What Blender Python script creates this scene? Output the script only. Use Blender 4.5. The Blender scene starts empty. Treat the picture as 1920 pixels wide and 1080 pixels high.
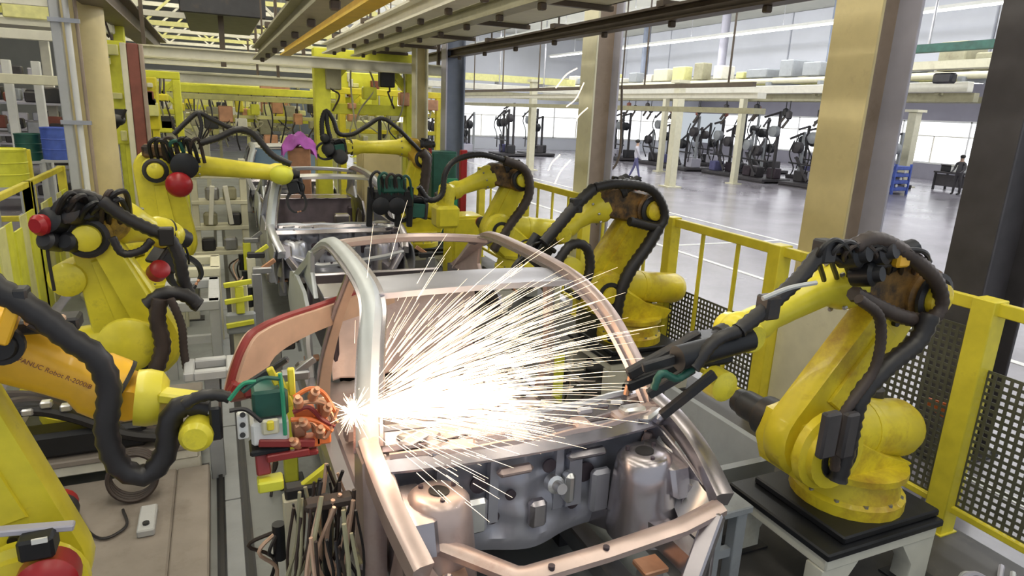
import bpy, math, random
import numpy as np
from mathutils import Vector, Matrix

S = bpy.context.scene
C = S.collection
random.seed(7)
PI = math.pi

# ------------------------------------------------------------------ camera
FPX, PX, PY, CAMH = 1237.0, 960.0, 540.0, 2.8
_Y = np.array([398 - PX, PY - 183, -FPX]); _Y /= np.linalg.norm(_Y)
_Z = np.array([206.0, 4610.0, 1237.0]); _Z -= _Z.dot(_Y) * _Y; _Z /= np.linalg.norm(_Z)
_X = np.cross(_Y, _Z)
_R = np.array([_X, _Y, _Z])
cam = bpy.data.cameras.new('camera'); camo = bpy.data.objects.new('camera', cam); C.objects.link(camo)
cam.sensor_width = 36.0; cam.lens = 36.0 * FPX / 1920.0
cam.clip_start = 0.05; cam.clip_end = 300
camo.matrix_world = Matrix([list(_R[0]) + [0], list(_R[1]) + [0], list(_R[2]) + [CAMH], [0, 0, 0, 1]])
S.camera = camo

# ------------------------------------------------------------------ world, exposure
S.view_settings.view_transform = 'Standard'
S.view_settings.look = 'None'
S.view_settings.gamma = 1.0
S.view_settings.use_curve_mapping = False
S.view_settings.exposure = -0.08
W = bpy.data.worlds.new('world'); S.world = W; W.use_nodes = True
W.node_tree.nodes['Background'].inputs[0].default_value = (0.86, 0.93, 1.0, 1)
W.node_tree.nodes['Background'].inputs[1].default_value = 0.68
S.cycles.max_bounces = 4; S.cycles.diffuse_bounces = 2; S.cycles.glossy_bounces = 3
S.cycles.sample_clamp_indirect = 6.0
S.cycles.use_denoising = True

def area(name, loc, sx, sy, power, col, rot=(0, 0, 0), parent=None):
    l = bpy.data.lights.new(name, 'AREA'); l.shape = 'RECTANGLE'; l.size = sx; l.size_y = sy
    l.energy = power; l.color = col
    o = bpy.data.objects.new(name, l); C.objects.link(o)
    o.location = loc; o.rotation_euler = rot
    if parent: o.parent = parent
    return o

# ------------------------------------------------------------------ layout helpers
def at(px, py, Y=None, z=None, X=None):
    """point of the place seen at photo pixel (px, py) that lies on the plane Y=, z= or X="""
    d = _R @ np.array([px - PX, PY - py, -FPX])
    if Y is not None: t = Y / d[1]
    elif z is not None: t = (z - CAMH) / d[2]
    else: t = X / d[0]
    return Vector((d[0] * t, d[1] * t, CAMH + d[2] * t))

V = Vector
def catmull(pts, n=8):
    P = [V(p) for p in pts]
    if len(P) < 3: return [P[0].lerp(P[-1], i / n) for i in range(n + 1)]
    P = [P[0] * 2 - P[1]] + P + [P[-1] * 2 - P[-2]]
    out = []
    for i in range(1, len(P) - 2):
        a, b, c, d = P[i - 1:i + 3]
        for k in range(n):
            t = k / n
            out.append(0.5 * ((2 * b) + (c - a) * t + (2 * a - 5 * b + 4 * c - d) * t * t + (3 * b - a - 3 * c + d) * t ** 3))
    out.append(P[-2])
    return out

class MB:
    """collects shapes in world space (through an optional frame T) and links them as one mesh"""
    def __init__(s, T=None): s.v = []; s.f = []; s.T = T
    def add(s, vs, fs):
        o = len(s.v)
        for p in vs:
            p = V(p); s.v.append(s.T @ p if s.T is not None else p)
        s.f += [tuple(i + o for i in f) for f in fs]
        return s
    def box(s, c, d, rz=0, ch=0.0, R=None):
        hx, hy, hz = d[0] / 2, d[1] / 2, d[2] / 2
        M = R if R is not None else Matrix.Rotation(rz, 3, 'Z')
        c = V(c)
        if ch <= 0:
            vs = [c + M @ V((x * hx, y * hy, z * hz)) for z in (-1, 1) for y in (-1, 1) for x in (-1, 1)]
            return s.add(vs, [(0, 2, 3, 1), (4, 5, 7, 6), (0, 1, 5, 4), (2, 6, 7, 3), (0, 4, 6, 2), (1, 3, 7, 5)])
        ch = min(ch, hx * .9, hy * .9, hz * .9)
        vs = []; idx = {}
        for sx in (-1, 1):
            for sy in (-1, 1):
                for sz in (-1, 1):
                    for ax in range(3):
                        p = [sx * (hx - ch), sy * (hy - ch), sz * (hz - ch)]
                        p[ax] = (sx * hx, sy * hy, sz * hz)[ax]
                        idx[(sx, sy, sz, ax)] = len(vs); vs.append(c + M @ V(p))
        fs = []
        for ax in range(3):
            o1, o2 = [a for a in range(3) if a != ax]
            for sg in (-1, 1):
                q = []
                for a, b in ((-1, -1), (1, -1), (1, 1), (-1, 1)):
                    k = [0, 0, 0]; k[ax] = sg; k[o1] = a; k[o2] = b
                    q.append(idx[(k[0], k[1], k[2], ax)])
                fs.append(tuple(q))
        for ax in range(3):
            o1, o2 = [a for a in range(3) if a != ax]
            for a in (-1, 1):
                for b in (-1, 1):
                    k0 = [0, 0, 0]; k1 = [0, 0, 0]
                    k0[ax] = -1; k1[ax] = 1
                    for k in (k0, k1): k[o1] = a; k[o2] = b
                    fs.append((idx[(*k0, o1)], idx[(*k1, o1)], idx[(*k1, o2)], idx[(*k0, o2)]))
        for sx in (-1, 1):
            for sy in (-1, 1):
                for sz in (-1, 1): fs.append(tuple(idx[(sx, sy, sz, a)] for a in range(3)))
        return s.add(vs, fs)
    def bb(s, x0, x1, y0, y1, z0, z1, ch=0.0):
        return s.box(((x0 + x1) / 2, (y0 + y1) / 2, (z0 + z1) / 2), (abs(x1 - x0), abs(y1 - y0), abs(z1 - z0)), ch=ch)
    def bar(s, a, b, w, h=None, up=(0, 0, 1), ch=0.0):
        """rectangular bar from a to b; w across, h along 'up'"""
        a, b = V(a), V(b); d = b - a; L = d.length; d.normalize(); h = h or w
        u = V(up)
        if abs(u.dot(d)) > .98: u = V((0, 1, 0)) if abs(d.y) < .9 else V((1, 0, 0))
        x = d.cross(u).normalized(); z = x.cross(d).normalized()
        R = Matrix((x, d, z)).transposed()
        return s.box((a + b) / 2, (w, L, h), ch=ch, R=R)
    def cyl(s, a, b, r, r2=None, n=16, cap=True):
        return s.lathe(a, V(b) - V(a), [(0, r), ((V(b) - V(a)).length, r if r2 is None else r2)], n, cap)
    def lathe(s, a, axis, prof, n=18, cap=True):
        a = V(a); d = V(axis).normalized()
        u = d.cross(V((0, 0, 1)) if abs(d.z) < .9 else V((1, 0, 0))).normalized(); w = d.cross(u)
        vs = []; fs = []
        for t, r in prof:
            for k in range(n):
                th = 2 * PI * k / n
                vs.append(a + d * t + (u * math.cos(th) + w * math.sin(th)) * max(r, 1e-4))
        m = len(prof)
        for i in range(m - 1):
            for k in range(n):
                fs.append((i * n + k, i * n + (k + 1) % n, (i + 1) * n + (k + 1) % n, (i + 1) * n + k))
        if cap:
            fs.append(tuple(range(n))[::-1]); fs.append(tuple((m - 1) * n + k for k in range(n)))
        return s.add(vs, fs)
    def tube(s, pts, r, n=8, sub=8, corr=0.0, smooth=True):
        P = catmull(pts, sub) if smooth else [V(p) for p in pts]
        if corr:
            # resample evenly, two rings to each corrugation
            L = [0]
            for i in range(1, len(P)): L.append(L[-1] + (P[i] - P[i - 1]).length)
            step = corr; m = max(4, int(L[-1] / step)); Q = []; j = 0
            for k in range(m + 1):
                t = L[-1] * k / m
                while j < len(L) - 2 and L[j + 1] < t: j += 1
                q = (t - L[j]) / max(L[j + 1] - L[j], 1e-6); Q.append(P[j].lerp(P[j + 1], min(q, 1)))
            P = Q
        vs = []; fs = []; u = None
        for i, p in enumerate(P):
            d = (P[min(i + 1, len(P) - 1)] - P[max(i - 1, 0)])
            d = d.normalized() if d.length > 1e-7 else V((0, 0, 1))
            if u is None: u = d.cross(V((0.1, .2, 1)) if abs(d.z) < .9 else V((1, 0, 0)))
            u = (u - d * u.dot(d)).normalized(); w = d.cross(u)
            rr = r(i / (len(P) - 1)) if callable(r) else r
            if corr: rr *= 1.0 if i % 2 else 0.86
            for k in range(n):
                th = 2 * PI * k / n; vs.append(p + (u * math.cos(th) + w * math.sin(th)) * rr)
        for i in range(len(P) - 1):
            for k in range(n): fs.append((i * n + k, i * n + (k + 1) % n, (i + 1) * n + (k + 1) % n, (i + 1) * n + k))
        fs.append(tuple(range(n))[::-1]); fs.append(tuple((len(P) - 1) * n + k for k in range(n)))
        return s.add(vs, fs)
    def prism(s, poly, o, u, v, th, ch=0.0):
        """polygon (in axes u,v at o) extruded +-th/2 along u x v, with chamfered rims"""
        o, u, v = V(o), V(u).normalized(), V(v).normalized(); w = u.cross(v).normalized(); n = len(poly)
        c = (sum(p[0] for p in poly) / n, sum(p[1] for p in poly) / n)
        def ring(k, off):
            out = []
            for p in poly:
                dx, dy = c[0] - p[0], c[1] - p[1]; L = math.hypot(dx, dy) or 1
                out.append(o + u * (p[0] + dx / L * k) + v * (p[1] + dy / L * k) + w * off)
            return out
        rings = [ring(0, -th / 2), ring(0, th / 2)] if ch <= 0 else [ring(ch, -th / 2), ring(0, -th / 2 + ch), ring(0, th / 2 - ch), ring(ch, th / 2)]
        vs = [p for r in rings for p in r]; fs = []
        for i in range(len(rings) - 1):
            for k in range(n): fs.append((i * n + k, i * n + (k + 1) % n, (i + 1) * n + (k + 1) % n, (i + 1) * n + k))
        fs.append(tuple(range(n))[::-1]); fs.append(tuple((len(rings) - 1) * n + k for k in range(n)))
        return s.add(vs, fs)
    def link(s, a, b, ra, rb, th, side, ch=0.02, n=10):
        """a cast link: hull of two discs at a and b, thickness th along 'side'"""
        a, b = V(a), V(b); d = b - a; L = d.length; u = d.normalized(); sd = V(side).normalized(); v = sd.cross(u)
        al = math.asin(max(-1, min(1, (ra - rb) / L))); poly = []
        for k in range(n + 1):
            t = PI / 2 - al + (PI + 2 * al) * k / n; poly.append((math.cos(t) * ra, math.sin(t) * ra))
        for k in range(n + 1):
            t = -PI / 2 - al + (PI - 2 * al) * k / n; poly.append((L + math.cos(t) * rb, math.sin(t) * rb))
        return s.prism(poly, a, u, v, th, ch)
    def sphere(s, c, r, n=14, m=8):
        c = V(c); r = V(r) if hasattr(r, '__len__') else V((r, r, r)); vs = []; fs = []
        for i in range(m + 1):
            ph = PI * i / m
            for k in range(n):
                th = 2 * PI * k / n
                vs.append(c + V((r.x * math.sin(ph) * math.cos(th), r.y * math.sin(ph) * math.sin(th), r.z * math.cos(ph))))
        for i in range(m):
            for k in range(n): fs.append((i * n + k, (i + 1) * n + k, (i + 1) * n + (k + 1) % n, i * n + (k + 1) % n))
        return s.add(vs, fs)
    def sweep(s, pts, prof, up=(0, 0, 1), sub=8, scale=None, smooth=True):
        """closed profile [(across, along up)] swept on a path"""
        P = catmull(pts, sub) if smooth else [V(p) for p in pts]; n = len(prof); vs = []; fs = []; U = V(up)
        for i, p in enumerate(P):
            d = (P[min(i + 1, len(P) - 1)] - P[max(i - 1, 0)]).normalized()
            x = d.cross(U).normalized(); z = x.cross(d).normalized()
            k = scale(i / (len(P) - 1)) if scale else 1
            for a, b in prof: vs.append(p + x * a * k + z * b * k)
        for i in range(len(P) - 1):
            for k in range(n): fs.append((i * n + k, i * n + (k + 1) % n, (i + 1) * n + (k + 1) % n, (i + 1) * n + k))
        fs.append(tuple(range(n))[::-1]); fs.append(tuple((len(P) - 1) * n + k for k in range(n)))
        return s.add(vs, fs)
    def sheet(s, fn, nu, nv, th=0.012, nrm=(0, 0, 1)):
        """thick sheet from fn(u,v)->point, u,v in 0..1"""
        nrm = V(nrm); top = [V(fn(i / nu, j / nv)) for j in range(nv + 1) for i in range(nu + 1)]
        N = len(top); vs = top + [p - nrm * th for p in top]; fs = []; W = nu + 1
        for j in range(nv):
            for i in range(nu):
                q = (j * W + i, j * W + i + 1, (j + 1) * W + i + 1, (j + 1) * W + i)
                fs.append(q); fs.append(tuple(N + k for k in q[::-1]))
        rim = [i for i in range(W)] + [j * W + nu for j in range(1, nv + 1)] + [nv * W + i for i in range(nu - 1, -1, -1)] + [j * W for j in range(nv - 1, 0, -1)]
        for a, b in zip(rim, rim[1:] + rim[:1]): fs.append((a, b, N + b, N + a))
        return s.add(vs, fs)
    def build(s, name, m, parent=None, sharp=0.7):
        inv = root_matrix(parent).inverted() if parent else Matrix()
        me = bpy.data.meshes.new(name)
        me.from_pydata([tuple(inv @ p) for p in s.v], [], s.f); me.update()
        me.shade_smooth(); me.set_sharp_from_angle(angle=sharp)
        me.materials.append(MAT[m] if isinstance(m, str) else m)
        o = bpy.data.objects.new(name, me); C.objects.link(o)
        if parent: o.parent = parent
        return o

def root_matrix(o):
    M = Matrix()
    while o is not None:
        M = Matrix.LocRotScale(o.location, o.rotation_euler, o.scale) @ M; o = o.parent
    return M
def tag(o, label, cat, group=None, kind=None):
    o['label'] = label; o['category'] = cat
    if group: o['group'] = group
    if kind: o['kind'] = kind
    return o
def struct(o, label=None):
    o['kind'] = 'structure'
    if label: o['label'] = label
    return o
def thing(name, label, cat, loc=(0, 0, 0), group=None):
    o = bpy.data.objects.new(name, None); C.objects.link(o); o.location = loc; o.empty_display_size = .1
    return tag(o, label, cat, group)
def copy_tree(o, parent=None):
    c = o.copy(); C.objects.link(c)
    if parent: c.parent = parent
    for ch in list(o.children): copy_tree(ch, c)
    return c

# ------------------------------------------------------------------ materials
MAT = {}
def mat(name, col, rough=.5, metal=0.0, var=.12, scale=6.0, dirt=None, dirt_amt=0.0, dirt_scale=3.0, bump=0.0, emit=None, es=0.0, spec=.5, coat=0.0):
    m = bpy.data.materials.new(name); m.use_nodes = True; MAT[name] = m
    nt = m.node_tree; N = nt.nodes; L = nt.links; b = N['Principled BSDF']
    b.inputs['Roughness'].default_value = rough; b.inputs['Metallic'].default_value = metal
    b.inputs['Specular IOR Level'].default_value = spec
    b.inputs['Coat Weight'].default_value = coat
    if emit:
        b.inputs['Emission Color'].default_value = (*emit, 1); b.inputs['Emission Strength'].default_value = es
    tc = N.new('ShaderNodeTexCoord')
    nz = N.new('ShaderNodeTexNoise'); nz.inputs['Scale'].default_value = scale; nz.inputs['Detail'].default_value = 5
    L.new(tc.outputs['Object'], nz.inputs['Vector'])
    r = N.new('ShaderNodeValToRGB')
    r.color_ramp.elements[0].position = .3; r.color_ramp.elements[1].position = .7
    r.color_ramp.elements[0].color = (*[c * (1 - var) for c in col], 1); r.color_ramp.elements[1].color = (*[min(1, c * (1 + var)) for c in col], 1)
    L.new(nz.outputs['Fac'], r.inputs['Fac']); out = r.outputs['Color']
    if dirt:
        n2 = N.new('ShaderNodeTexNoise'); n2.inputs['Scale'].default_value = dirt_scale; n2.inputs['Detail'].default_value = 8; n2.inputs['Roughness'].default_value = .7
        L.new(tc.outputs['Object'], n2.inputs['Vector'])
        mr = N.new('ShaderNodeMapRange'); mr.inputs['From Min'].default_value = .62 - dirt_amt * .4; mr.inputs['From Max'].default_value = .8 - dirt_amt * .3
        mr.inputs['To Max'].default_value = min(1, .5 + dirt_amt)
        L.new(n2.outputs['Fac'], mr.inputs['Value'])
        mx = N.new('ShaderNodeMix'); mx.data_type = 'RGBA'; L.new(mr.outputs['Result'], mx.inputs['Factor'])
        L.new(out, mx.inputs['A']); mx.inputs['B'].default_value = (*dirt, 1); out = mx.outputs['Result']
    L.new(out, b.inputs['Base Color'])
    if bump:
        bp = N.new('ShaderNodeBump'); bp.inputs['Strength'].default_value = bump; bp.inputs['Distance'].default_value = .02
        n3 = N.new('ShaderNodeTexNoise'); n3.inputs['Scale'].default_value = scale * 4; L.new(tc.outputs['Object'], n3.inputs['Vector'])
        L.new(n3.outputs['Fac'], bp.inputs['Height']); L.new(bp.outputs['Normal'], b.inputs['Normal'])
    return m
DIRT = (.10, .07, .045)
mat('yellow_worn', (.82, .66, .03), .4, dirt=(.34, .15, .02), dirt_amt=.38, dirt_scale=2.2, coat=.15)
mat('yellow', (.82, .71, .045), .38, dirt=DIRT, dirt_amt=.12, coat=.2)
mat('yellow_dirty', (.72, .46, .04), .45, dirt=(.06, .04, .025), dirt_amt=.42, dirt_scale=4)
mat('grimy', (.42, .22, .05), .5, dirt=(.035, .025, .02), dirt_amt=.75, dirt_scale=3.5)
mat('header_grey', (.46, .46, .52), .38, .45, var=.06)
mat('orange_yellow', (.86, .47, .025), .38, dirt=DIRT, dirt_amt=.1, coat=.2)
mat('fence_yellow', (.80, .68, .05), .4, dirt=(.2, .15, .05), dirt_amt=.08)
mat('lime_yellow', (.74, .74, .06), .45, dirt=(.25, .2, .06), dirt_amt=.1)
mat('pale_yellow', (.72, .70, .30), .5, dirt=(.3, .27, .12), dirt_amt=.15)
mat('black_rubber', (.014, .013, .014), .45, var=.2)
mat('hose_black', (.022, .02, .022), .42, var=.25)
mat('hose_brown', (.05, .035, .03), .5, var=.3)
mat('dark_steel', (.05, .05, .055), .45, .5, dirt=(.12, .08, .05), dirt_amt=.2)
mat('black_plate', (.02, .021, .025), .4, .3)
mat('steel', (.42, .42, .44), .38, .8, dirt=(.2, .17, .15), dirt_amt=.15)
mat('steel_bright', (.75, .75, .76), .3, .8)
mat('body_steel', (.44, .41, .44), .27, .85, var=.08, dirt=(.33, .27, .26), dirt_amt=.15, dirt_scale=2.0)
mat('body_pale', (.50, .53, .55), .4, .35, var=.06)
mat('body_spark_tint', (.56, .44, .41), .34, .55, var=.12, dirt=(.3, .16, .12), dirt_amt=.2)  # bare steel with the warm glow of the sparks mixed into its colour
mat('body_dark', (.09, .07, .085), .4, .5, var=.2)
mat('copper', (.62, .33, .20), .4, .6, var=.2)
mat('tan_copper', (.68, .47, .35), .45, .3, var=.12)
mat('gun_red', (.26, .03, .03), .4, var=.2)
mat('red', (.36, .012, .018), .35, var=.15)
mat('red_brown', (.22, .07, .05), .5, var=.15)
mat('orange', (.85, .22, .06), .45, var=.2)
mat('green_dark', (.02, .10, .075), .4, var=.25)
mat('green', (.03, .30, .16), .45, var=.15)
mat('blue', (.08, .14, .55), .45, var=.2)
mat('purple', (.45, .10, .50), .5, var=.2)
mat('white', (.80, .80, .78), .5, var=.04)
mat('off_white', (.74, .72, .62), .55, var=.06, dirt=(.4, .36, .25), dirt_amt=.12)
mat('cream', (.66, .555, .29), .5, var=.06, dirt=(.38, .30, .16), dirt_amt=.15, dirt_scale=1.5)
mat('cream_pale', (.70, .67, .50), .5, var=.06, dirt=(.4, .36, .25), dirt_amt=.12)
mat('lavender_grey', (.47, .46, .54), .5, var=.05)
mat('brown_and_web_shade', (.36, .28, .22), .5, var=.1, dirt=(.2, .15, .1), dirt_amt=.2)
mat('blue_grey', (.19, .22, .29), .5, var=.08)
mat('charcoal', (.055, .05, .055), .55, var=.15)
mat('olive', (.10, .10, .07), .6, var=.15)
mat('plinth', (.27, .235, .205), .65, var=.1, dirt=(.16, .13, .11), dirt_amt=.25, dirt_scale=2.5)
mat('grey_paint', (.34, .36, .38), .5, var=.08, dirt=(.2, .2, .2), dirt_amt=.15)
mat('grey_light', (.50, .51, .52), .5, var=.06, dirt=(.25, .25, .24), dirt_amt=.15)
mat('tray_olive', (.36, .34, .22), .5, var=.12, dirt=(.12, .1, .06), dirt_amt=.2)
mat('rail_brown', (.10, .075, .055), .5, var=.15)
mat('amber', (.80, .52, .04), .45, var=.1)
mat('skin', (.55, .36, .27), .6, var=.05)
mat('cloth_blue', (.12, .12, .26), .8, var=.1)
mat('cloth_pale', (.55, .54, .62), .8, var=.08)
mat('hair', (.02, .018, .016), .6)
mat('spark', (1, .8, .6), .5, emit=(1.0, .80, .58), es=2.6)
mat('spark_core', (1, .9, .8), .5, emit=(1.0, .88, .72), es=14.0)
mat('lamp_glow', (1, 1, 1), .5, emit=(1.0, .97, .9), es=8.0)
for k in ('spark', 'spark_core', 'lamp_glow'): MAT[k].cycles.emission_sampling = 'NONE'
mat('window_glow', (1, 1, 1), .5, emit=(.95, .97, 1.0), es=1.6)

# ================================================================== THE SETTING
def floor_material():
    m = bpy.data.materials.new('floor_paint'); m.use_nodes = True; MAT['floor_paint'] = m
    nt = m.node_tree; N = nt.nodes; L = nt.links; b = N['Principled BSDF']
    tc = N.new('ShaderNodeTexCoord')
    n1 = N.new('ShaderNodeTexNoise'); n1.inputs['Scale'].default_value = .6; n1.inputs['Detail'].default_value = 7
    n2 = N.new('ShaderNodeTexNoise'); n2.inputs['Scale'].default_value = 9; n2.inputs['Detail'].default_value = 6
    L.new(tc.outputs['Object'], n1.inputs['Vector']); L.new(tc.outputs['Object'], n2.inputs['Vector'])
    r = N.new('ShaderNodeValToRGB'); r.color_ramp.elements[0].position = .35; r.color_ramp.elements[1].position = .65
    r.color_ramp.elements[0].color = (.30, .285, .325, 1); r.color_ramp.elements[1].color = (.38, .365, .41, 1)
    L.new(n1.outputs['Fac'], r.inputs['Fac'])
    mx = N.new('ShaderNodeMix'); mx.data_type = 'RGBA'; mx.blend_type = 'MULTIPLY'
    r2 = N.new('ShaderNodeValToRGB'); r2.color_ramp.elements[0].color = (.75, .73, .72, 1); r2.color_ramp.elements[1].color = (1, 1, 1, 1)
    L.new(n2.outputs['Fac'], r2.inputs['Fac']); mx.inputs['Factor'].default_value = .8
    L.new(r.outputs['Color'], mx.inputs['A']); L.new(r2.outputs['Color'], mx.inputs['B'])
    L.new(mx.outputs['Result'], b.inputs['Base Color'])
    mr = N.new('ShaderNodeMapRange'); mr.inputs['To Min'].default_value = .12; mr.inputs['To Max'].default_value = .35
    L.new(n1.outputs['Fac'], mr.inputs['Value']); L.new(mr.outputs['Result'], b.inputs['Roughness'])
floor_material()
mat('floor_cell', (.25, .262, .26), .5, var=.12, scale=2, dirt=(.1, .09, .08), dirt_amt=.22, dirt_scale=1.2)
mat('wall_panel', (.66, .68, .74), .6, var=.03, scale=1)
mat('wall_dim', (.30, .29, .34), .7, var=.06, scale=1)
mat('ceiling_panel', (.70, .70, .62), .7, var=.05, scale=1)

fl = struct(MB().bb(-24, 46, -4, 62, -.2, 0).build('floor', 'floor_paint'), 'glossy grey painted factory floor')
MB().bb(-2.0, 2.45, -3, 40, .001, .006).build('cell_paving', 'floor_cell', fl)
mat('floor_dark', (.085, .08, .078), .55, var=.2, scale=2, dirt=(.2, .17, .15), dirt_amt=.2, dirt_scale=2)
MB().bb(2.45, 4.75, -3, 40, .001, .006).build('shaded_dirty_floor', 'floor_dark', fl)  # floor strip with shade and dirt painted into its dark colour
for a, b in ((at(1300, 480, z=0), at(1450, 530, z=0)),):
    for x in (9.1, 12.6):
        MB().bb(x - .06, x + .06, -2, 40, .001, .007).build('lane_marking', 'white', fl)
    for y in (7.5, 12.0):
        MB().bb(9.16, 12.54, y - .05, y + .05, .001, .007).build('lane_marking', 'white', fl)
MB().bb(5.55, 5.65, -2, 40, .001, .007).build('lane_marking', 'white', fl)
CEIL = 8.2
struct(MB().bb(-24, 46, -4, 62, CEIL, CEIL + .2).build('ceiling', 'ceiling_panel'))
struct(MB().bb(-24, 46, 61.8, 62, 0, CEIL).build('wall_back', 'ceiling_panel'))
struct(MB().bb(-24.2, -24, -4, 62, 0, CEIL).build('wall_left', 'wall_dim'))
# far wall of the next hall: dim band, window band, upper cladding panels
wr = MB()
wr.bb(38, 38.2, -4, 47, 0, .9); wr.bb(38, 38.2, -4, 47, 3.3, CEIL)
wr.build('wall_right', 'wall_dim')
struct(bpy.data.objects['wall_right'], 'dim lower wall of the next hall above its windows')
n = 0
for y in range(2, 46, 4):
    n += 1
    w = bpy.data.objects.new('window_%d' % n, None); C.objects.link(w); w.location = (38, y, .9); struct(w)
    MB().bb(38.05, 38.09, y - 1.95, y + 1.95, .95, 3.25).build('pane', 'window_glow', w)
    f = MB()
    f.bb(37.95, 38.12, y - 2, y + 2, .88, .98).bb(37.95, 38.12, y - 2, y + 2, 3.22, 3.32)
    f.bb(37.95, 38.12, y - 2.03, y - 1.95, .9, 3.3)
    f.build('window_frame', 'white', w)
    g = MB(); g.bb(37.98, 38.06, y - .03, y + .03, .95, 2.45).bb(37.98, 38.06, y - 1.95, y + 1.95, 2.42, 2.48)
    g.build('mullion', 'off_white', w)

# far end of the next hall: window wall across, with cladding above
wh = struct(MB().bb(8, 38, 47, 47.2, 0, .9).bb(8, 38, 47, 47.2, 3.3, CEIL).build('wall_hall_end', 'wall_panel'), 'pale end wall of the next hall with a window band')
for k in range(7):
    n += 1; x = 10.1 + 4 * k
    w = bpy.data.objects.new('window_%d' % n, None); C.objects.link(w); w.location = (x, 47, .9); struct(w)
    MB().bb(x - 1.95, x + 1.95, 47.05, 47.09, .95, 3.25).build('pane', 'window_glow', w)
    f = MB(); f.bb(x - 2, x + 2, 46.95, 47.12, .88, .98).bb(x - 2, x + 2, 46.95, 47.12, 3.22, 3.32).bb(x - 2.03, x - 1.95, 46.95, 47.12, .9, 3.3)
    f.build('window_frame', 'white', w)
    MB().bb(x - .03, x + .03, 46.98, 47.06, .95, 2.45).bb(x - 1.95, x + 1.95, 46.98, 47.06, 2.42, 2.48).build('mullion', 'off_white', w)
# pale upper cladding hung between the halls and the machine bay
cl = bpy.data.objects.new('wall_upper', None); C.objects.link(cl); cl.location = (27, 4, 5.35); struct(cl, 'pale upper wall cladding above the machine bay')
for k in range(9):
    y0 = 2 + 5.0 * k
    MB().bb(27.0, 27.15, y0 + .04, y0 + 4.96, 5.3, CEIL - .01, ch=.03).build('panel', 'wall_panel', cl)

# ------------------------------------------------------------------ ceiling lamps (continuous rows) and their light
def lamp_row(x, y0, y1, z, power, label, col=(1, .93, .76)):
    t = thing('strip_lamp', label, 'lamp', (x, y0, z), 'ceiling lamp rows')
    MB().prism([(-.16, 0), (.16, 0), (.08, .12), (-.08, .12)], (x, (y0 + y1) / 2, z), (1, 0, 0), (0, 0, 1), y1 - y0).build('housing', 'white', t)
    MB().cyl((x - .06, y0 + .1, z - .03), (x - .06, y1 - .1, z - .03), .022, n=8).build('tube', 'lamp_glow', t)
    MB().cyl((x + .06, y0 + .1, z - .03), (x + .06, y1 - .1, z - .03), .022, n=8).build('tube', 'lamp_glow', t)
    h = MB()
    for k in range(int((y1 - y0) / 6) + 1):
        h.cyl((x, y0 + .5 + 6 * k, z + .1), (x, y0 + .5 + 6 * k, CEIL), .012, n=6)
    h.build('hanger_rods', 'steel', t)
    for sg in (-1, 1):   # a batwing spread to either side, as bare tubes give
        area('lamp_light', (sg * .25, (y1 - y0) / 2, -.06), .4, y1 - y0, power * .5, col, rot=(0, -sg * math.radians(48), 0), parent=t)
    area('lamp_uplight', (0, (y1 - y0) / 2, .16), .25, y1 - y0, power * .3, col, rot=(PI, 0, 0), parent=t)
lamp_row(-5.5, 0, 40, 6.6, 700, 'long twin-tube strip lamp hung over the aisle beyond the left fence')
lamp_row(-.3, -2, 34, 6.4, 700, 'long twin-tube strip lamp hung above the left row of robots')
lamp_row(3.2, -2, 34, 6.4, 700, 'long twin-tube strip lamp hung above the right row of robots')
lamp_row(9.5, -2, 44, 6.9, 1000, 'long twin-tube strip lamp over the marked lane beside the fence', (.95, .96, 1))
lamp_row(16.0, 0, 44, 6.9, 1500, 'long twin-tube strip lamp over the open floor before the machine bay', (.95, .96, 1))
lamp_row(22.0, 4, 44, 6.6, 1300, 'added twin-tube strip lamp above the pipe rack, brightening the upper cladding', (.95, .96, 1))  # extra row, added to light the upper cladding
lamp_row(31.0, 4, 44, 4.9, 900, 'long twin-tube strip lamp between the machine bay and the windows', (.95, .96, 1))

# ------------------------------------------------------------------ steel columns
def h_column(name, label, x, y, w, d, z1, mflange, mweb, mfar, lean=None):
    """H section: flanges face -X and +X, web between them"""
    t = thing(name, label, 'column', (x, y, 0))
    MB().bb(x - d / 2, x - d / 2 + .035, y - w / 2, y + w / 2, 0, z1, ch=.006).build('front_flange', mflange, t)
    MB().bb(x + d / 2 - .035, x + d / 2, y - w / 2, y + w / 2, 0, z1, ch=.006).build('rear_flange', mfar, t)
    MB().bb(x - d / 2 + .03, x + d / 2 - .03, y - .02, y + .02, 0, z1).build('web', mweb, t)
    MB().bb(x - d / 2 - .06, x + d / 2 + .06, y - w / 2 - .06, y + w / 2 + .06, 0, .035, ch=.008).build('base_plate', 'dark_steel', t)
    bt = MB()
    for sx in (-1, 1):
        for sy in (-1, 1): bt.cyl((x + sx * (d / 2 + .025), y + sy * (w / 2 + .025), .03), (x + sx * (d / 2 + .025), y + sy * (w / 2 + .025), .08), .018, n=6)
    bt.build('anchor_bolts', 'steel', t)
    return t
h_column('steel_column', 'broad cream steel column behind the near right-hand robot, grey on its side', 5.55, 4.55, .50, .52, CEIL, 'cream', 'brown_and_web_shade', 'lavender_grey')  # warm cell light and web shade put into the flange and web colours
h_column('steel_column', 'cream steel column, web shade painted brown, behind the fence in the middle, lavender on its side', 5.35, 9.0, .42, .44, CEIL, 'cream_pale', 'brown_and_web_shade', 'lavender_grey')
h_column('steel_column', 'dark charcoal steel column at the right edge, behind the mesh fence', 5.85, 3.3, .34, .62, CEIL, 'charcoal', 'charcoal', 'charcoal')
h_column('steel_column', 'blue-grey steel column behind the green control cabinet', 4.35, 12.9, .30, .40, CEIL, 'lavender_grey', 'blue_grey', 'blue_grey')
h_column('steel_column', 'slim cream steel column left of the blue-grey column', 3.48, 12.2, .26, .24, CEIL, 'cream_pale', 'cream', 'cream_pale')

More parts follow.
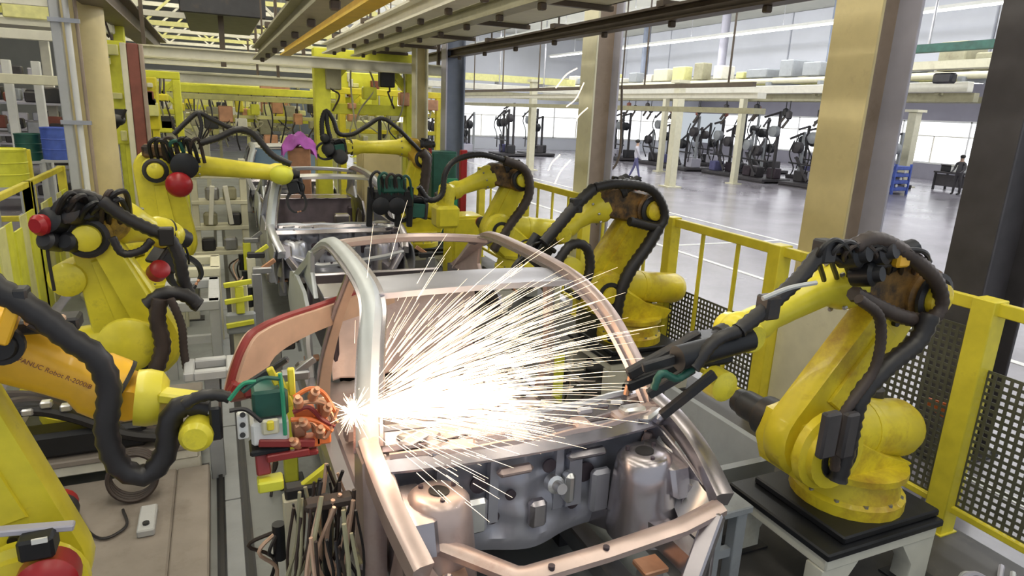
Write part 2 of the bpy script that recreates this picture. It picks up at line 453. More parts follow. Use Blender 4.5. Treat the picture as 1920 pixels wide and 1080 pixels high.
def round_column(x, y, r, label):
    t = thing('round_column', label, 'column', (x, y, 0))
    MB().lathe((x, y, 0), (0, 0, 1), [(0, r), (CEIL, r)], 24).build('shaft', 'cream', t)
    MB().lathe((x, y, 0), (0, 0, 1), [(0, r + .12), (.05, r + .12), (.06, r + .02), (.3, r + .012)], 24).build('base_collar', 'cream_pale', t)
    return t
p = at(182, 300, Y=10.6)
round_column(p.x, 10.6, .27, 'thick round cream column behind the left-hand robots')
q = at(128, 200, Y=10.05)
t = thing('conduit_post', 'slim grey twin conduit post beside the thick cream column', 'post', (q.x, 10.05, 0))
MB().bb(q.x - .07, q.x + .03, 10.0, 10.13, 0, CEIL, ch=.01).build('channel', 'grey_light', t)
MB().cyl((q.x + .10, 10.05, 0), (q.x + .10, 10.05, CEIL), .035, n=10).build('pipe', 'white', t)
MB().cyl((q.x + .19, 10.11, 0), (q.x + .19, 10.11, CEIL), .022, n=8).build('pipe', 'brown_and_web_shade', t)
for z in (1.2, 2.4, 3.6, 4.8): MB().bb(q.x - .09, q.x + .24, 9.97, 10.02, z, z + .05).build('clamp', 'steel', t)
p = at(258, 200, Y=12.2)
t = thing('pipe_post', 'red-brown pipe post with pale edges behind the rear left robot', 'post', (p.x, 12.2, 0))
MB().bb(p.x - .07, p.x + .09, 12.15, 12.3, 0, 3.55, ch=.01).build('channel', 'red_brown', t)
MB().bb(p.x - .16, p.x - .075, 12.14, 12.28, 0, 3.55, ch=.01).build('flange', 'cream_pale', t)
MB().bb(p.x + .095, p.x + .15, 12.14, 12.28, 0, 3.55, ch=.01).build('flange', 'brown_and_web_shade', t)

# ------------------------------------------------------------------ overhead rails and trays
def i_beam(name, label, cat, a, b, w, h, m, tf=.025, hang=True, bolts=None):
    a, b = V(a), V(b); t = thing(name, label, cat, a)
    MB().bar(a + V((0, 0, h / 2)), b + V((0, 0, h / 2)), w, tf).build('top_flange', m, t)
    MB().bar(a - V((0, 0, h / 2)), b - V((0, 0, h / 2)), w, tf).build('bottom_flange', m, t)
    MB().bar(a, b, .02, h - tf).build('web', m, t)
    L = (b - a).length
    if hang:
        k = 0.6
        while k < L:
            p = a.lerp(b, k / L)
            MB().cyl(p + V((0, 0, h / 2)), (p.x, p.y, CEIL), .014, n=6).build('hanger_rod', 'rail_brown', t)
            MB().box(p + V((0, 0, h / 2 + .03)), (w * 1.25, .12, .06)).build('hanger_clamp', 'rail_brown', t)
            k += 2.4
    if bolts:
        k = .3
        while k < L:
            p = a.lerp(b, k / L)
            MB().box(p - V((0, 0, h / 2 + .04)), (.06, .07, .06), ch=.01).build('trolley', 'rail_brown', t)
            k += bolts
    return t
i_beam('overhead_rail', 'dark brown overhead rail running above the fence line, with hangers', 'rail', (4.3, 3.0, 3.82), (4.3, 15.4, 3.82), .16, .13, 'rail_brown', bolts=1.3)
i_beam('overhead_rail', 'slim dark overhead rail just left of the outermost rail', 'rail', (3.85, 4.0, 3.98), (3.85, 14.5, 3.98), .10, .10, 'rail_brown')
i_beam('overhead_rail', 'white overhead trolley rail nearest the yellow beam, with dark trolleys', 'rail', (2.0, 4.0, 3.76), (2.0, 13.2, 3.76), .2, .16, 'off_white', bolts=.9)
i_beam('overhead_rail', 'olive overhead trolley rail second from the white one', 'rail', (2.5, 4.0, 3.74), (2.5, 13.2, 3.74), .16, .14, 'tray_olive', bolts=.9)
i_beam('overhead_rail', 'dark green-grey overhead rail left of the amber beam, ending in mid air', 'rail', (.72, 3.0, 3.5), (.72, 11.7, 3.5), .2, .17, 'tray_olive', bolts=1.1)
i_beam('overhead_rail', 'amber yellow overhead beam between the dark rail and the white rail', 'rail', (1.16, 3.0, 3.62), (1.16, 12.2, 3.62), .16, .16, 'amber')
def tray(label, x0, x1, y0, y1, z, m):
    t = thing('cable_tray', label, 'cable tray', ((x0 + x1) / 2, y0, z))
    MB().bb(x0, x1, y0, y1, z, z + .02).build('tray_bed', m, t)
    MB().bb(x0, x0 + .02, y0, y1, z, z + .13).build('tray_side', m, t)
    MB().bb(x1 - .02, x1, y0, y1, z, z + .13).build('tray_side', m, t)
    k = y0 + .5
    while k < y1:
        MB().bb(x0 - .06, x1 + .06, k, k + .06, z - .05, z, ch=.005).build('cross_bearer', 'rail_brown', t)
        for x in (x0 - .04, x1 + .04): MB().cyl((x, k + .03, z - .05), (x, k + .03, CEIL), .011, n=6).build('hanger_rod', 'rail_brown', t)
        k += 1.9
    for j in range(4):
        x = x0 + .06 + (x1 - x0 - .12) * j / 3
        MB().tube([(x, y0, z + .05), (x + .02, (y0 + y1) / 2, z + .06), (x, y1, z + .05)], .028, n=6, sub=6).build('cable', ('hose_black', 'tray_olive', 'cream_pale', 'hose_brown')[j], t)
    return t
tray('broad cream cable tray above the right-hand robots, beside the dark rail', 2.85, 3.55, 3.5, 14.0, 3.82, 'cream_pale')
tray('olive cable tray high over the fence, right of the broad cream tray', 3.98, 4.2, 3.5, 15, 4.15, 'tray_olive')
i_beam('roof_girder', 'dark girder running back overhead at upper left, above the pipe post', 'beam', (-1.25, 7.5, 4.05), (-1.25, 22, 4.05), .34, .36, 'rail_brown', hang=False)
for y, x0, x1, z, lab in ((13.4, -1.4, 4.6, 3.52, 'pale cross girder spanning the line above the rear left robot'),
                          (16.5, -2.2, 5.0, 3.2, 'second pale cross girder farther down the line'),
                          (20.5, -2.6, 5.0, 3.35, 'third pale cross girder farther down the line'),
                          (26, -3.5, 6.0, 3.9, 'farthest pale cross girder over the line')):
    t = thing('cross_girder', lab, 'beam', (x0, y, z))
    MB().bb(x0, x1, y - .1, y + .1, z - .1, z - .075).build('bottom_flange', 'cream_pale', t)
    MB().bb(x0, x1, y - .1, y + .1, z + .075, z + .1).build('top_flange', 'cream_pale', t)
    MB().bb(x0, x1, y - .012, y + .012, z - .08, z + .08).build('web', 'off_white', t)
    for x in (x0 + .4, (x0 + x1) / 2, x1 - .4): MB().bb(x - .03, x + .03, y - .03, y + .03, z + .1, CEIL - .01).build('drop_rod', 'rail_brown', t)
t = thing('ceiling_duct', 'large dark duct box hanging overhead beyond the pale cross girder', 'duct', (.3, 15, 4.5))
MB().bb(-.4, 1.0, 14.5, 19, 4.35, 5.0, ch=.03).build('duct_body', 'olive', t)
MB().bb(-.45, 1.05, 14.4, 14.5, 4.3, 5.05, ch=.02).build('duct_flange', 'dark_steel', t)
MB().bb(.2, .3, 14.9, 15.0, 3.4, 4.35).build('drop_pipe', 'rail_brown', t)

# ------------------------------------------------------------------ safety fences
def fence_bay(name, label, x, y0, y1, bars=3, h=1.74, mesh=None, post0=True, post1=True, m='fence_yellow', w=.13, low=.18, mesh_to=None):
    t = thing(name, label, 'fence', (x, y0, 0), 'yellow safety fence bays')
    for y, on in ((y0, post0), (y1, post1)):
        if not on: continue
        MB().bb(x - w / 2, x + w / 2, y - w / 2, y + w / 2, 0, h, ch=.006).build('post', m, t)
        MB().bb(x - .09, x + .09, y - .09, y + .09, 0, .015).build('foot_plate', m, t)
    MB().bb(x - .025, x + .025, y0, y1, h - .10, h - .01, ch=.006).build('top_rail', m, t)
    MB().bb(x - .02, x + .02, y0, y1, low, low + .05, ch=.006).build('bottom_rail', m, t)
    for k in range(bars):
        y = y0 + (y1 - y0) * (k + 1) / (bars + 1)
        MB().bb(x - .013, x + .013, y - .018, y + .018, low, h - .03).build('bar', m, t)
    if mesh:
        g = MB(); z0, z1 = low + .05, mesh; a, b = y0 + w / 2, (mesh_to or y1 - w / 2)
        n = int((b - a) / .05)
        for k in range(n + 1):
            y = a + (b - a) * k / n; g.bb(x + .018, x + .024, y - .011, y + .011, z0, z1)
        n = int((z1 - z0) / .05)
        for k in range(n + 1):
            z = z0 + (z1 - z0) * k / n; g.bb(x + .022, x + .028, a, b, z - .011, z + .011)
        o = g.build('wire_mesh', 'olive', t); o['kind'] = 'stuff'
    return t
FX = 4.62
fence_bay('safety_fence', 'yellow fence bay at the right edge with dark wire mesh, nearest the camera', FX, 1.1, 2.55, 0, mesh=1.25, post1=False, w=.15)
fence_bay('safety_fence', 'yellow fence bay behind the near right-hand robot, with dark wire mesh', FX, 2.55, 4.38, 1, mesh=1.5, w=.15, mesh_to=3.45)
fence_bay('safety_fence', 'yellow fence bay of thin bars right of the middle robot', FX, 4.38, 5.95, 2, mesh=.95, post0=False)
fence_bay('safety_fence', 'yellow fence bay behind the middle right robot', FX, 5.95, 7.9, 3, post0=False)
fence_bay('safety_fence', 'yellow fence bay beside the brownish right-hand robot, before the middle column', FX, 7.9, 9.9, 3, post0=False)
fence_bay('safety_fence', 'far yellow fence bay left of the middle column', FX, 9.9, 11.9, 3, post0=False)
t = thing('sheet_barrier', 'beige sheet panel fixed to the fence behind the near right-hand robot', 'panel', (FX, 3.75, 0))
MB().bb(FX + .03, FX + .05, 3.5, 4.3, .05, 1.35, ch=.004).build('sheet', 'cream_pale', t)
for y in (3.55, 4.25): MB().bb(FX + .05, FX + .09, y - .02, y + .02, 0, 1.35).build('stiffener', 'cream_pale', t)
# left fence: boards of yellow sheet between posts
def board_fence(label, x, y0, y1, h=1.74):
    t = thing('panel_fence', label, 'fence', (x, y0, 0), 'yellow panel fence on the left')
    for y in (y0, y1): MB().bb(x - .05, x + .05, y - .05, y + .05, 0, h, ch=.008).build('post', 'fence_yellow', t)
    MB().bb(x - .03, x + .03, y0, y1, h - .07, h, ch=.006).build('top_rail', 'fence_yellow', t)
    MB().bb(x - .03, x + .03, y0, y1, .95, 1.0, ch=.006).build('mid_rail', 'fence_yellow', t)
    n = max(2, int((y1 - y0) / .3))
    for k in range(n):
        a = y0 + .06 + (y1 - y0 - .12) * k / n; b = a + (y1 - y0 - .12) / n - .02
        MB().bb(x + .03, x + .04 + .012 * (k % 2), a, b, .12, 1.42 if k % 3 else 1.3).build('board', ('lime_yellow', 'pale_yellow')[(k * 7) % 3 == 1], t)
for k, (y0, y1, l) in enumerate(((5.6, 7.6, 'yellow panel fence bay at the left edge, nearest the camera'),
                                 (7.6, 9.6, 'yellow panel fence bay behind the left-hand robot elbow'),
                                 (9.6, 11.6, 'yellow panel fence bay left of the thick cream column'))):
    board_fence(l, -2.1, y0, y1)
t = thing('guard_rail', 'open yellow guard rail across the aisle at far left', 'rail', (-5, 14, 0))
for x in (-6.2, -4.6, -3.0): MB().bb(x - .05, x + .05, 13.95, 14.05, 0, 1.8, ch=.01).build('post', 'fence_yellow', t)
for z in (1.75, 1.15, .6): MB().bb(-6.2, -3.0, 13.97, 14.03, z - .05, z + .05, ch=.01).build('rail', 'fence_yellow', t)

# ================================================================== ROBOTS
def robot(label, base, yaw, J2, J3, E, Wr, cs=1, plinth=True, paint='yellow', elbow='yellow_dirty', fore='yellow', tool=None, ped=.45, red_elbow=False, bal=True, fr=.105, ped_mat='black_plate', off=0.0, ua_r=(.20, .155), ped_x=(-.52, .50), ped_y=(-.46, .46), motor_cap='red', bal_end=(-.66, -.08), bal_r=.165, back=.42):
    """six-axis robot. J2, J3, E (forearm root), Wr (wrist) are (forward, up) in the arm plane, measured from the base top.
    off = sideways drift of the wrist out of the arm plane; cs = the side (local y) that carries motors and hubs."""
    bx_, by_, bz_ = base
    t = thing('industrial_robot', label, 'robot', (bx_, by_, bz_), 'yellow six-axis welding robots')
    t.rotation_euler = (0, 0, yaw)
    T = Matrix.Translation(V(base)) @ Matrix.Rotation(yaw, 4, 'Z')
    P = lambda q, y=0.0: V((q[0], y, q[1]))
    Bm = lambda: MB(T)
    side = V((0, 1, 0))
    j2, j3, e, w = P(J2), P(J3), P(E), P(Wr, off)
    # base and turret
    b = Bm().bb(-.42, .42, -.36, .36, 0, .05, ch=.01); b.build('base_plate', 'black_plate', t)
    Bm().lathe((0, 0, .05), (0, 0, 1), [(0, .34), (.07, .34), (.09, .31), (.2, .29), (.22, .33), (.26, .33)], 24).build('base_casting', paint, t)
    sk = Bm()
    for k in range(12):
        th = 2 * PI * k / 12; sk.cyl((.31 * math.cos(th), .31 * math.sin(th), .12), (.31 * math.cos(th), .31 * math.sin(th), .145), .016, n=6)
    sk.build('base_bolts', 'steel', t)['kind'] = 'stuff'
    h = J2[1]
    Bm().prism([(-back + .06, .27), (.30, .27), (max(.42, J2[0] + .1), h - .22), (J2[0] + .16, h - .06), (J2[0] + .1, h + .12), (J2[0] - .08, h + .16), (J2[0] - .28, h + .02), (-.1, h - .16), (-back, h - .26)], (0, -cs * .02, 0), (1, 0, 0), (0, 0, 1), .40, .03).build('turret', paint, t)
    Bm().lathe(j2 + side * cs * .16, side * cs, [(0, .235), (.05, .235), (.07, .20), (.11, .20), (.12, .13)], 24).build('shoulder_hub', paint, t)
    Bm().lathe(j2 + side * cs * .272, side * cs, [(0, .135), (.018, .135), (.02, .10), (.012, .095)], 20).build('shoulder_ring', 'dark_steel', t)
    Bm().lathe(j2 + side * cs * .275, side * cs, [(0, .09), (.03, .085), (.04, .05)], 18).build('shoulder_cap', paint, t)
    Bm().lathe(j2 - side * cs * .2, -side * cs, [(0, .13), (.09, .13), (.1, .095), (.26, .095), (.27, .085)], 18).build('shoulder_motor', 'dark_steel', t)
    Bm().lathe(j2 - side * cs * .47, -side * cs, [(0, .086), (.06, .08), (.07, .05)], 16).build('motor_cap', motor_cap, t)
    Bm().lathe((-.24, -cs * .12, .27), (0, 0, 1), [(0, .1), (.3, .1), (.31, .085), (.36, .085)], 16).build('turntable_motor', 'dark_steel', t)
    Bm().lathe((-.24, -cs * .12, .63), (0, 0, 1), [(0, .08), (.07, .075), (.08, .05)], 16).build('motor_cap', motor_cap, t)
    if bal:
        a = V((J2[0] - .06, -cs * .02, h + .03)); c = V((bal_end[0], -cs * .02, h + bal_end[1])); d = (c - a)
        L = d.length
        bo = Bm().lathe(a, d, [(0, .10), (.08, bal_r * .88), (.14, bal_r), (L - .12, bal_r), (L - .05, bal_r * .85), (L, bal_r * .5)], 24).build('balancer', paint, t)
        Bm().lathe(a + d.normalized() * (L * .45), d, [(0, bal_r * 1.02), (.03, bal_r * 1.045), (.06, bal_r * 1.02)], 24).build('balancer_band', paint, bo)
        Bm().lathe(a + d.normalized() * (L - .005), d, [(0, .06), (.03, .055), (.05, .02)], 12).build('balancer_plug', 'dark_steel', bo)
    # upper arm
    ua = Bm().link(j2, j3, ua_r[0], ua_r[1], .17, side, .03)
    uo = ua.build('upper_arm', paint, t)
    m = j2.lerp(j3, .5); u = (j3 - j2).normalized(); n_ = side.cross(u)
    Bm().prism([(-.30, -.09), (.28, -.065), (.28, .065), (-.30, .09)], m + side * cs * .092, u, n_, .028, .012).build('arm_rib', paint, uo)
    hl = Bm()
    for k in (-.42, .36): hl.cyl(m + u * k * .9 + side * cs * .08, m + u * k * .9 + side * cs * .112, .022, n=10)
    hl.build('lifting_holes', 'black_rubber', uo)['kind'] = 'stuff'
    # elbow
    Bm().lathe(j3 - side * .2, side, [(0, .12), (.03, .165), (.12, .175), (.28, .175), (.37, .165), (.4, .12)], 24).build('elbow_housing', elbow, t)
    Bm().lathe(j3 + side * cs * .2, side * cs, [(0, .15), (.02, .15), (.03, .12), (.022, .105)], 20).build('elbow_ring', 'dark_steel', t)
    Bm().lathe(j3 + side * cs * .21, side * cs, [(0, .1), (.05, .095), (.07, .06)], 18).build('elbow_cap', paint, t)
    Bm().link(j3, e, .16, .155, .3, side, .035).build('elbow_casting', elbow, t)
    fd = (w - e).normalized(); up = side.cross(fd).normalized()
    if up.z < 0: up = -up
    for k, (dy, du, ln) in enumerate(((-.10, .05, .20), (.10, .05, .20), (0, -.07, .17))):
        s0 = e - fd * .10 + side * dy + up * du
        mo = Bm().lathe(s0, -fd, [(0, .075), (.05, .075), (.06, .062), (ln, .062), (ln + .01, .05)], 14).build('elbow_motor', 'dark_steel', t)
        Bm().lathe(s0 - fd * (ln + .005), -fd, [(0, .055), (.05, .052), (.06, .03)], 14).build('motor_cap', 'red' if (red_elbow or k == 2) else 'black_plate', mo)
        Bm().box(s0 - fd * ln * .6 + up * .07, (.06, .05, .05), ch=.008).build('plug', 'black_rubber', mo)
    Bm().lathe(j3 + side * cs * -.2, -side * cs, [(0, .11), (.08, .11), (.09, .085), (.22, .085)], 16).build('elbow_drive', 'black_plate', t)
    # forearm
    L = (w - e).length
    fo = Bm().lathe(e + fd * .06, fd, [(0, .16), (.06, .168), (.12, .15), (.2, fr * 1.16), (L * .55, fr * 1.0), (L - .22, fr * .95), (L - .16, fr * 1.18), (L - .06, fr * 1.2)], 22).build('forearm', fore, t)
    Bm().lathe(e + fd * (L - .01), fd, [(0, fr * 1.22), (.018, fr * 1.22)], 22).build('forearm_ring', 'black_rubber', fo)
    bt = Bm()
    for k in range(8):
        th = 2 * PI * k / 8; q = e + fd * .19 + side * math.cos(th) * .145 + up * math.sin(th) * .145; bt.cyl(q, q + fd * .02, .012, n=6)
    bt.build('flange_bolts', 'steel', fo)['kind'] = 'stuff'
    # wrist
    Bm().sphere(w + fd * .05, (.115, .1, .115), 16, 10).build('wrist_hub', fore, t)
    Bm().lathe(w + fd * .05 - side * .125, side, [(0, .07), (.02, .085), (.23, .085), (.25, .07)], 18).build('wrist_joint', fore, t)
    Bm().lathe(w + fd * .12, fd, [(0, .085), (.05, .085), (.055, .07), (.1, .07)], 18).build('tool_flange', 'dark_steel', t)
    # pedestal
    if plinth:
        z0 = -bz_
        pt = thing('robot_pedestal', plinth, 'pedestal', (bx_, by_, 0)); pt.rotation_euler = (0, 0, yaw)
        px0, px1 = ped_x; py0, py1 = ped_y
        Bm().bb(px0, px1, py0, py1, -.05, 0, ch=.01).build('top_plate', ped_mat, pt)
        Bm().bb(px0 + .02, px1 - .02, py0 + .02, py1 - .02, -.13, -.05, ch=.01).build('frame', 'off_white', pt)
        for sx in (-1, 1):
            for sy in (-1, 1):
                x = px1 - .1 if sx > 0 else px0 + .1; y = py1 - .09 if sy > 0 else py0 + .09
                Bm().prism([(-.09, z0), (.09, z0), (.09, -.13), (-.09 - (.12 if sx > 0 else 0), -.13), (-.09, -.3)] if sx > 0 else [(-.09, z0), (.09, z0), (.09, -.3), (.21, -.13), (-.09, -.13)], (x, y, 0), (1, 0, 0), (0, 0, 1), .12, .008).build('leg', 'off_white', pt)
                Bm().bb(x - .14, x + .14, y - .1, y + .1, z0, z0 + .02).build('foot_plate', 'dark_steel', pt)
    return t, T, dict(j2=T @ j2, j3=T @ j3, e=T @ e, w=T @ w, fd=(T.to_3x3() @ fd), side=T.to_3x3() @ side)

def hose(t, pts, r, m='hose_black', name='hose', n=8, corr=None):
    return MB().tube(pts, r, n=n, sub=10, corr=corr or max(.016, r * .5)).build(name, m, t, sharp=1.2)
def px(pts, Y=None):
    """list of (x, y[, Y]) photo points -> places"""
    return [at(p[0], p[1], Y=(p[2] if len(p) > 2 else Y)) for p in pts]
def bracket(t, p, d=.06, m='dark_steel'):
    MB().box(p, (d, d, d * 1.3), ch=.01).build('hose_clamp', m, t)

def spot_gun(t, p, d, up, size=1.0, body='green_dark', arms='copper'):
    """spot-weld gun at p pointing along d: transformer, yoke, two arms with electrodes, actuator"""
    d = V(d).normalized(); up = V(up); s = d.cross(up).normalized(); up = s.cross(d).normalized()
    R = Matrix((d, s, up)).transposed(); k = size
    B = lambda c, dim, ch=.012: MB().box(p + R @ (V(c) * k), [x * k for x in dim], ch=ch * k, R=R)
    g = B((.16, 0, 0), (.26, .17, .2)).build('weld_gun', body, t)
    B((.05, 0, 0), (.05, .2, .24)).build('gun_plate', 'dark_steel', g)
    MB().lathe(p + R @ (V((.02, 0, .15)) * k), d, [(0, .055 * k), (.24 * k, .055 * k), (.25 * k, .03 * k), (.32 * k, .03 * k)], 14).build('gun_actuator', 'black_plate', g)
    for z in (.13, -.13):
        pts = [p + R @ (V(q) * k) for q in ((.26, 0, z * .6), (.36, 0, z * 1.2), (.52, 0, z * 1.25), (.62, 0, z * .8), (.64, 0, z * .3))]
        MB().sweep(pts, [(-.03 * k, -.035 * k), (.03 * k, -.035 * k), (.03 * k, .035 * k), (-.03 * k, .035 * k)], up=s, sub=5, scale=lambda q: 1 - .5 * q).build('gun_arm', arms, g)
        MB().lathe(p + R @ (V((.64, 0, z * .32)) * k), -up * (1 if z > 0 else -1), [(0, .016 * k), (.03 * k, .016 * k), (.04 * k, .007 * k)], 10).build('electrode', 'copper', g)
    for y in (-.06, .06):
        MB().tube([p + R @ (V(q) * k) for q in ((.06, y, .1), (.16, y * 1.6, .2), (.3, y * 1.2, .16), (.4, y * .5, .1))], .012 * k, n=6, sub=6).build('gun_cable', 'hose_black', g)
    return g

# ---- near right robot
R1, T1, J = robot('nearest yellow welding robot on the right, grimy brown elbow, dark gun pointing at the car', (3.60, 2.58, .45), PI, (.49, .54), (-.15, 1.41), (.28, 1.53), (1.04, 1.27),
    cs=1, fr=.08, ped_x=(-.42, .58), ped_y=(-.42, .40), motor_cap='dark_steel', paint='yellow_worn', elbow='grimy', bal_end=(-.52, -.12), bal_r=.19, ua_r=(.235, .165), back=.36, plinth='pale steel pedestal with a black top under the near right-hand robot')
Yr = 2.42
hose(R1, px([(1600, 462), (1545, 470), (1500, 520), (1440, 575), (1385, 620)], 2.33), .042)
hose(R1, px([(1385, 620), (1340, 640), (1300, 690)], 2.33), .035)
hose(R1, px([(1600, 462), (1640, 448), (1690, 470), (1750, 520), (1765, 570), (1740, 600), (1680, 590), (1600, 550)], 2.30), .045, 'hose_brown')
hose(R1, px([(1560, 480), (1620, 500), (1680, 490), (1740, 490)], 2.36), .03)
hose(R1, px([(1745, 590), (1720, 640), (1660, 690), (1610, 750), (1590, 830), (1570, 900)], 2.24), .055)
hose(R1, px([(1610, 560), (1650, 600), (1640, 690), (1575, 790), (1565, 880)], 2.22), .03, 'hose_brown')
MB().tube(px([(1430, 560), (1480, 540), (1530, 530)], 2.26), .012, n=6).build('air_line', 'grey_light', R1)
for p in px([(1545, 470), (1440, 575)], 2.33): bracket(R1, p, .09)
for k, (x, y, r_) in enumerate(((1575, 478, .07), (1625, 470, .08), (1600, 515, .065))):
    MB().lathe(at(x, y, Y=2.40), (.25, -1, .25), [(0, r_), (.1, r_), (.115, r_ * .7), (.15, r_ * .6)], 14).build('elbow_motor', ('black_plate', 'dark_steel')[k % 2], R1)
for k in range(7):
    x = 1545 + 24 * k
    MB().tube(px([(x, 525 - 4 * k, 2.5), (x - 10, 478, 2.3), (x + 22, 450 + 3 * k, 2.28), (x + 50, 480, 2.3), (x + 45, 525, 2.5)]), .014, n=7).build('cable_loop', ('black_rubber', 'hose_black', 'hose_brown')[k % 3], R1)
MB().box(at(1553, 815, Y=2.18), (.11, .05, .26), ch=.012).build('cable_guide', 'charcoal', R1)
MB().box(at(1590, 815, Y=2.18), (.09, .05, .26), ch=.012).build('cable_guide', 'charcoal', R1)
MB().box(at(1690, 485, Y=2.30), (.10, .05, .09), ch=.012).build('cable_bracket', 'orange_yellow', R1)
w = J['w'] + J['fd'] * .2
gb = MB().box(w - V((.05, 0, .02)), (.24, .16, .16), ch=.02).build('weld_gun', 'black_plate', R1)
for dz, m in ((.06, 'dark_steel'), (-.07, 'black_plate')):
    MB().bar(w + V((-.12, 0, dz)), w + V((-.52, .04, dz * .5 - .16)), .05, .06, ch=.01).build('gun_arm', m, gb)
MB().cyl(w + V((-.5, .04, -.13)), w + V((-.52, .04, -.24)), .014, n=8).build('electrode', 'copper', gb)
MB().cyl(at(1405, 635, Y=2.38), at(1270, 672, Y=2.38), .062, n=16).build('gun_cylinder', 'black_plate', R1)
for a, b in (((1300, 690), (1215, 740)), ((1290, 665), (1205, 690)), ((1340, 700), (1240, 780))):
    MB().bar(at(*a, Y=2.4), at(*b, Y=2.45), .035, .05, ch=.006).build('gun_bracket', 'dark_steel', R1)
MB().lathe(at(1335, 712, Y=2.5), (0, -1, 0), [(0, .08), (.1, .08), (.12, .05)], 18).build('gun_motor', 'yellow', R1)
hose(R1, px([(1300, 690), (1270, 710), (1240, 700), (1225, 730)], 2.36), .02, 'green_dark')

# ---- middle right robot
R2, T2, J = robot('middle yellow robot on the right behind the sparks, standing before a fence post', (3.95, 5.65, .45), PI, (.46, .62), (-.02, 1.45), (.40, 1.52), (.88, 1.24),
    cs=1, fr=.085, motor_cap='dark_steel', paint='yellow_worn', elbow='grimy', ua_r=(.23, .165), plinth='pale pedestal under the middle right robot, half hidden by the car')
hose(R2, px([(1115, 352), (1080, 385), (1050, 420), (1020, 455)], 5.38), .06)
hose(R2, px([(1115, 352), (1160, 345), (1220, 355), (1245, 395), (1235, 425), (1180, 415)], 5.36), .05)
hose(R2, px([(1235, 425), (1215, 460), (1180, 510), (1160, 560), (1150, 640)], 5.36), .07)
hose(R2, px([(1040, 500), (1070, 460), (1100, 465), (1105, 510), (1080, 560)], 5.3), .05)
MB().lathe(at(1060, 505, Y=5.4), (0, -1, 0), [(0, .14), (.1, .14), (.12, .09)], 20).build('gun_motor', 'yellow', R2)
spot_gun(R2, J['w'] + J['fd'] * .2, V((-.6, -.1, -.8)), (0, 0, 1), .9, 'black_plate', 'dark_steel')
for p in px([(1080, 385)], 5.38): bracket(R2, p, .1)
t = thing('guard_shield', 'dark green-grey rounded guard plate standing behind the middle right robot', 'guard', (4.12, 6.35, 0))
MB().prism([(-.42, 0), (.42, 0), (.42, .95), (.34, 1.12), (.2, 1.2), (-.2, 1.2), (-.34, 1.12), (-.42, .95)], (4.12, 6.35, 0), (1, .0, 0), (0, 0, 1), .05, .01).build('plate', 'olive', t)
MB().bb(3.75, 4.5, 6.25, 6.45, 0, .05).build('foot', 'dark_steel', t)

# ---- brownish right robot
R3, T3, J = robot('yellow robot with a grimy brown elbow and forearm lowered left, left of the middle column', (3.95, 8.6, .5), PI, (.40, .68), (.08, 1.38), (.40, 1.44), (1.05, 1.20),
    cs=1, elbow='grimy', plinth='pale pedestal under the brownish-elbowed robot', fore='yellow')
hose(R3, px([(945, 300), (900, 290), (855, 300), (835, 325), (828, 365), (805, 375), (785, 350)], 8.3), .042)
hose(R3, px([(945, 300), (985, 320), (990, 370), (950, 430), (925, 470)], 8.3), .07, 'hose_brown')
MB().box(at(835, 405, Y=8.4), (.32, .3, .3), ch=.04).build('wrist_cover', 'yellow', R3)
MB().bar(at(840, 345, Y=8.45), at(832, 400, Y=8.4), .2, .2, ch=.04).build('wrist_arm', 'yellow', R3)
g = spot_gun(R3, at(800, 395, Y=8.3), V((-1, -.2, .1)), (0, 0, 1), .9, 'green_dark', 'dark_steel')
MB().box(at(735, 345, Y=8.2), (.32, .25, .22), ch=.03).build('gun_transformer', 'green_dark', R3)
for x in (695, 748, 770): MB().bar(at(x, 350, Y=8.15), at(x - 3, 425, Y=8.15), .07, .07, ch=.01).build('gun_leg', 'black_plate', R3)
MB().box(at(735, 372, Y=8.2), (.52, .2, .24), ch=.03).build('gun_block', 'black_plate', R3)
for k in range(5): MB().tube(px([(700 + 14 * k, 380, 8.15), (695 + 15 * k, 335, 8.05), (712 + 14 * k, 325 + 3 * k, 8.05), (725 + 12 * k, 385, 8.15)]), .018, n=6).build('gun_cable', ('black_rubber', 'green_dark', 'hose_brown')[k % 3], R3)
for x in (712, 742): MB().lathe(at(x, 385, Y=8.12), (0, -1, 0), [(0, .11), (.08, .11), (.1, .06)], 16).build('gun_motor', 'black_plate', R3)
t = thing('beacon_post', 'red and green marker board standing behind the brownish-elbowed robot', 'post', (4.2, 11.6, 0))
p = at(868, 330, Y=11.2)
t.location = (p.x, 11.2, 0)
MB().bb(p.x - .06, p.x + .06, 11.15, 11.25, 0, 2.1, ch=.01).build('post', 'red', t)
MB().bb(p.x - .35, p.x - .1, 11.16, 11.24, 1.0, 1.6, ch=.01).build('board', 'green', t)

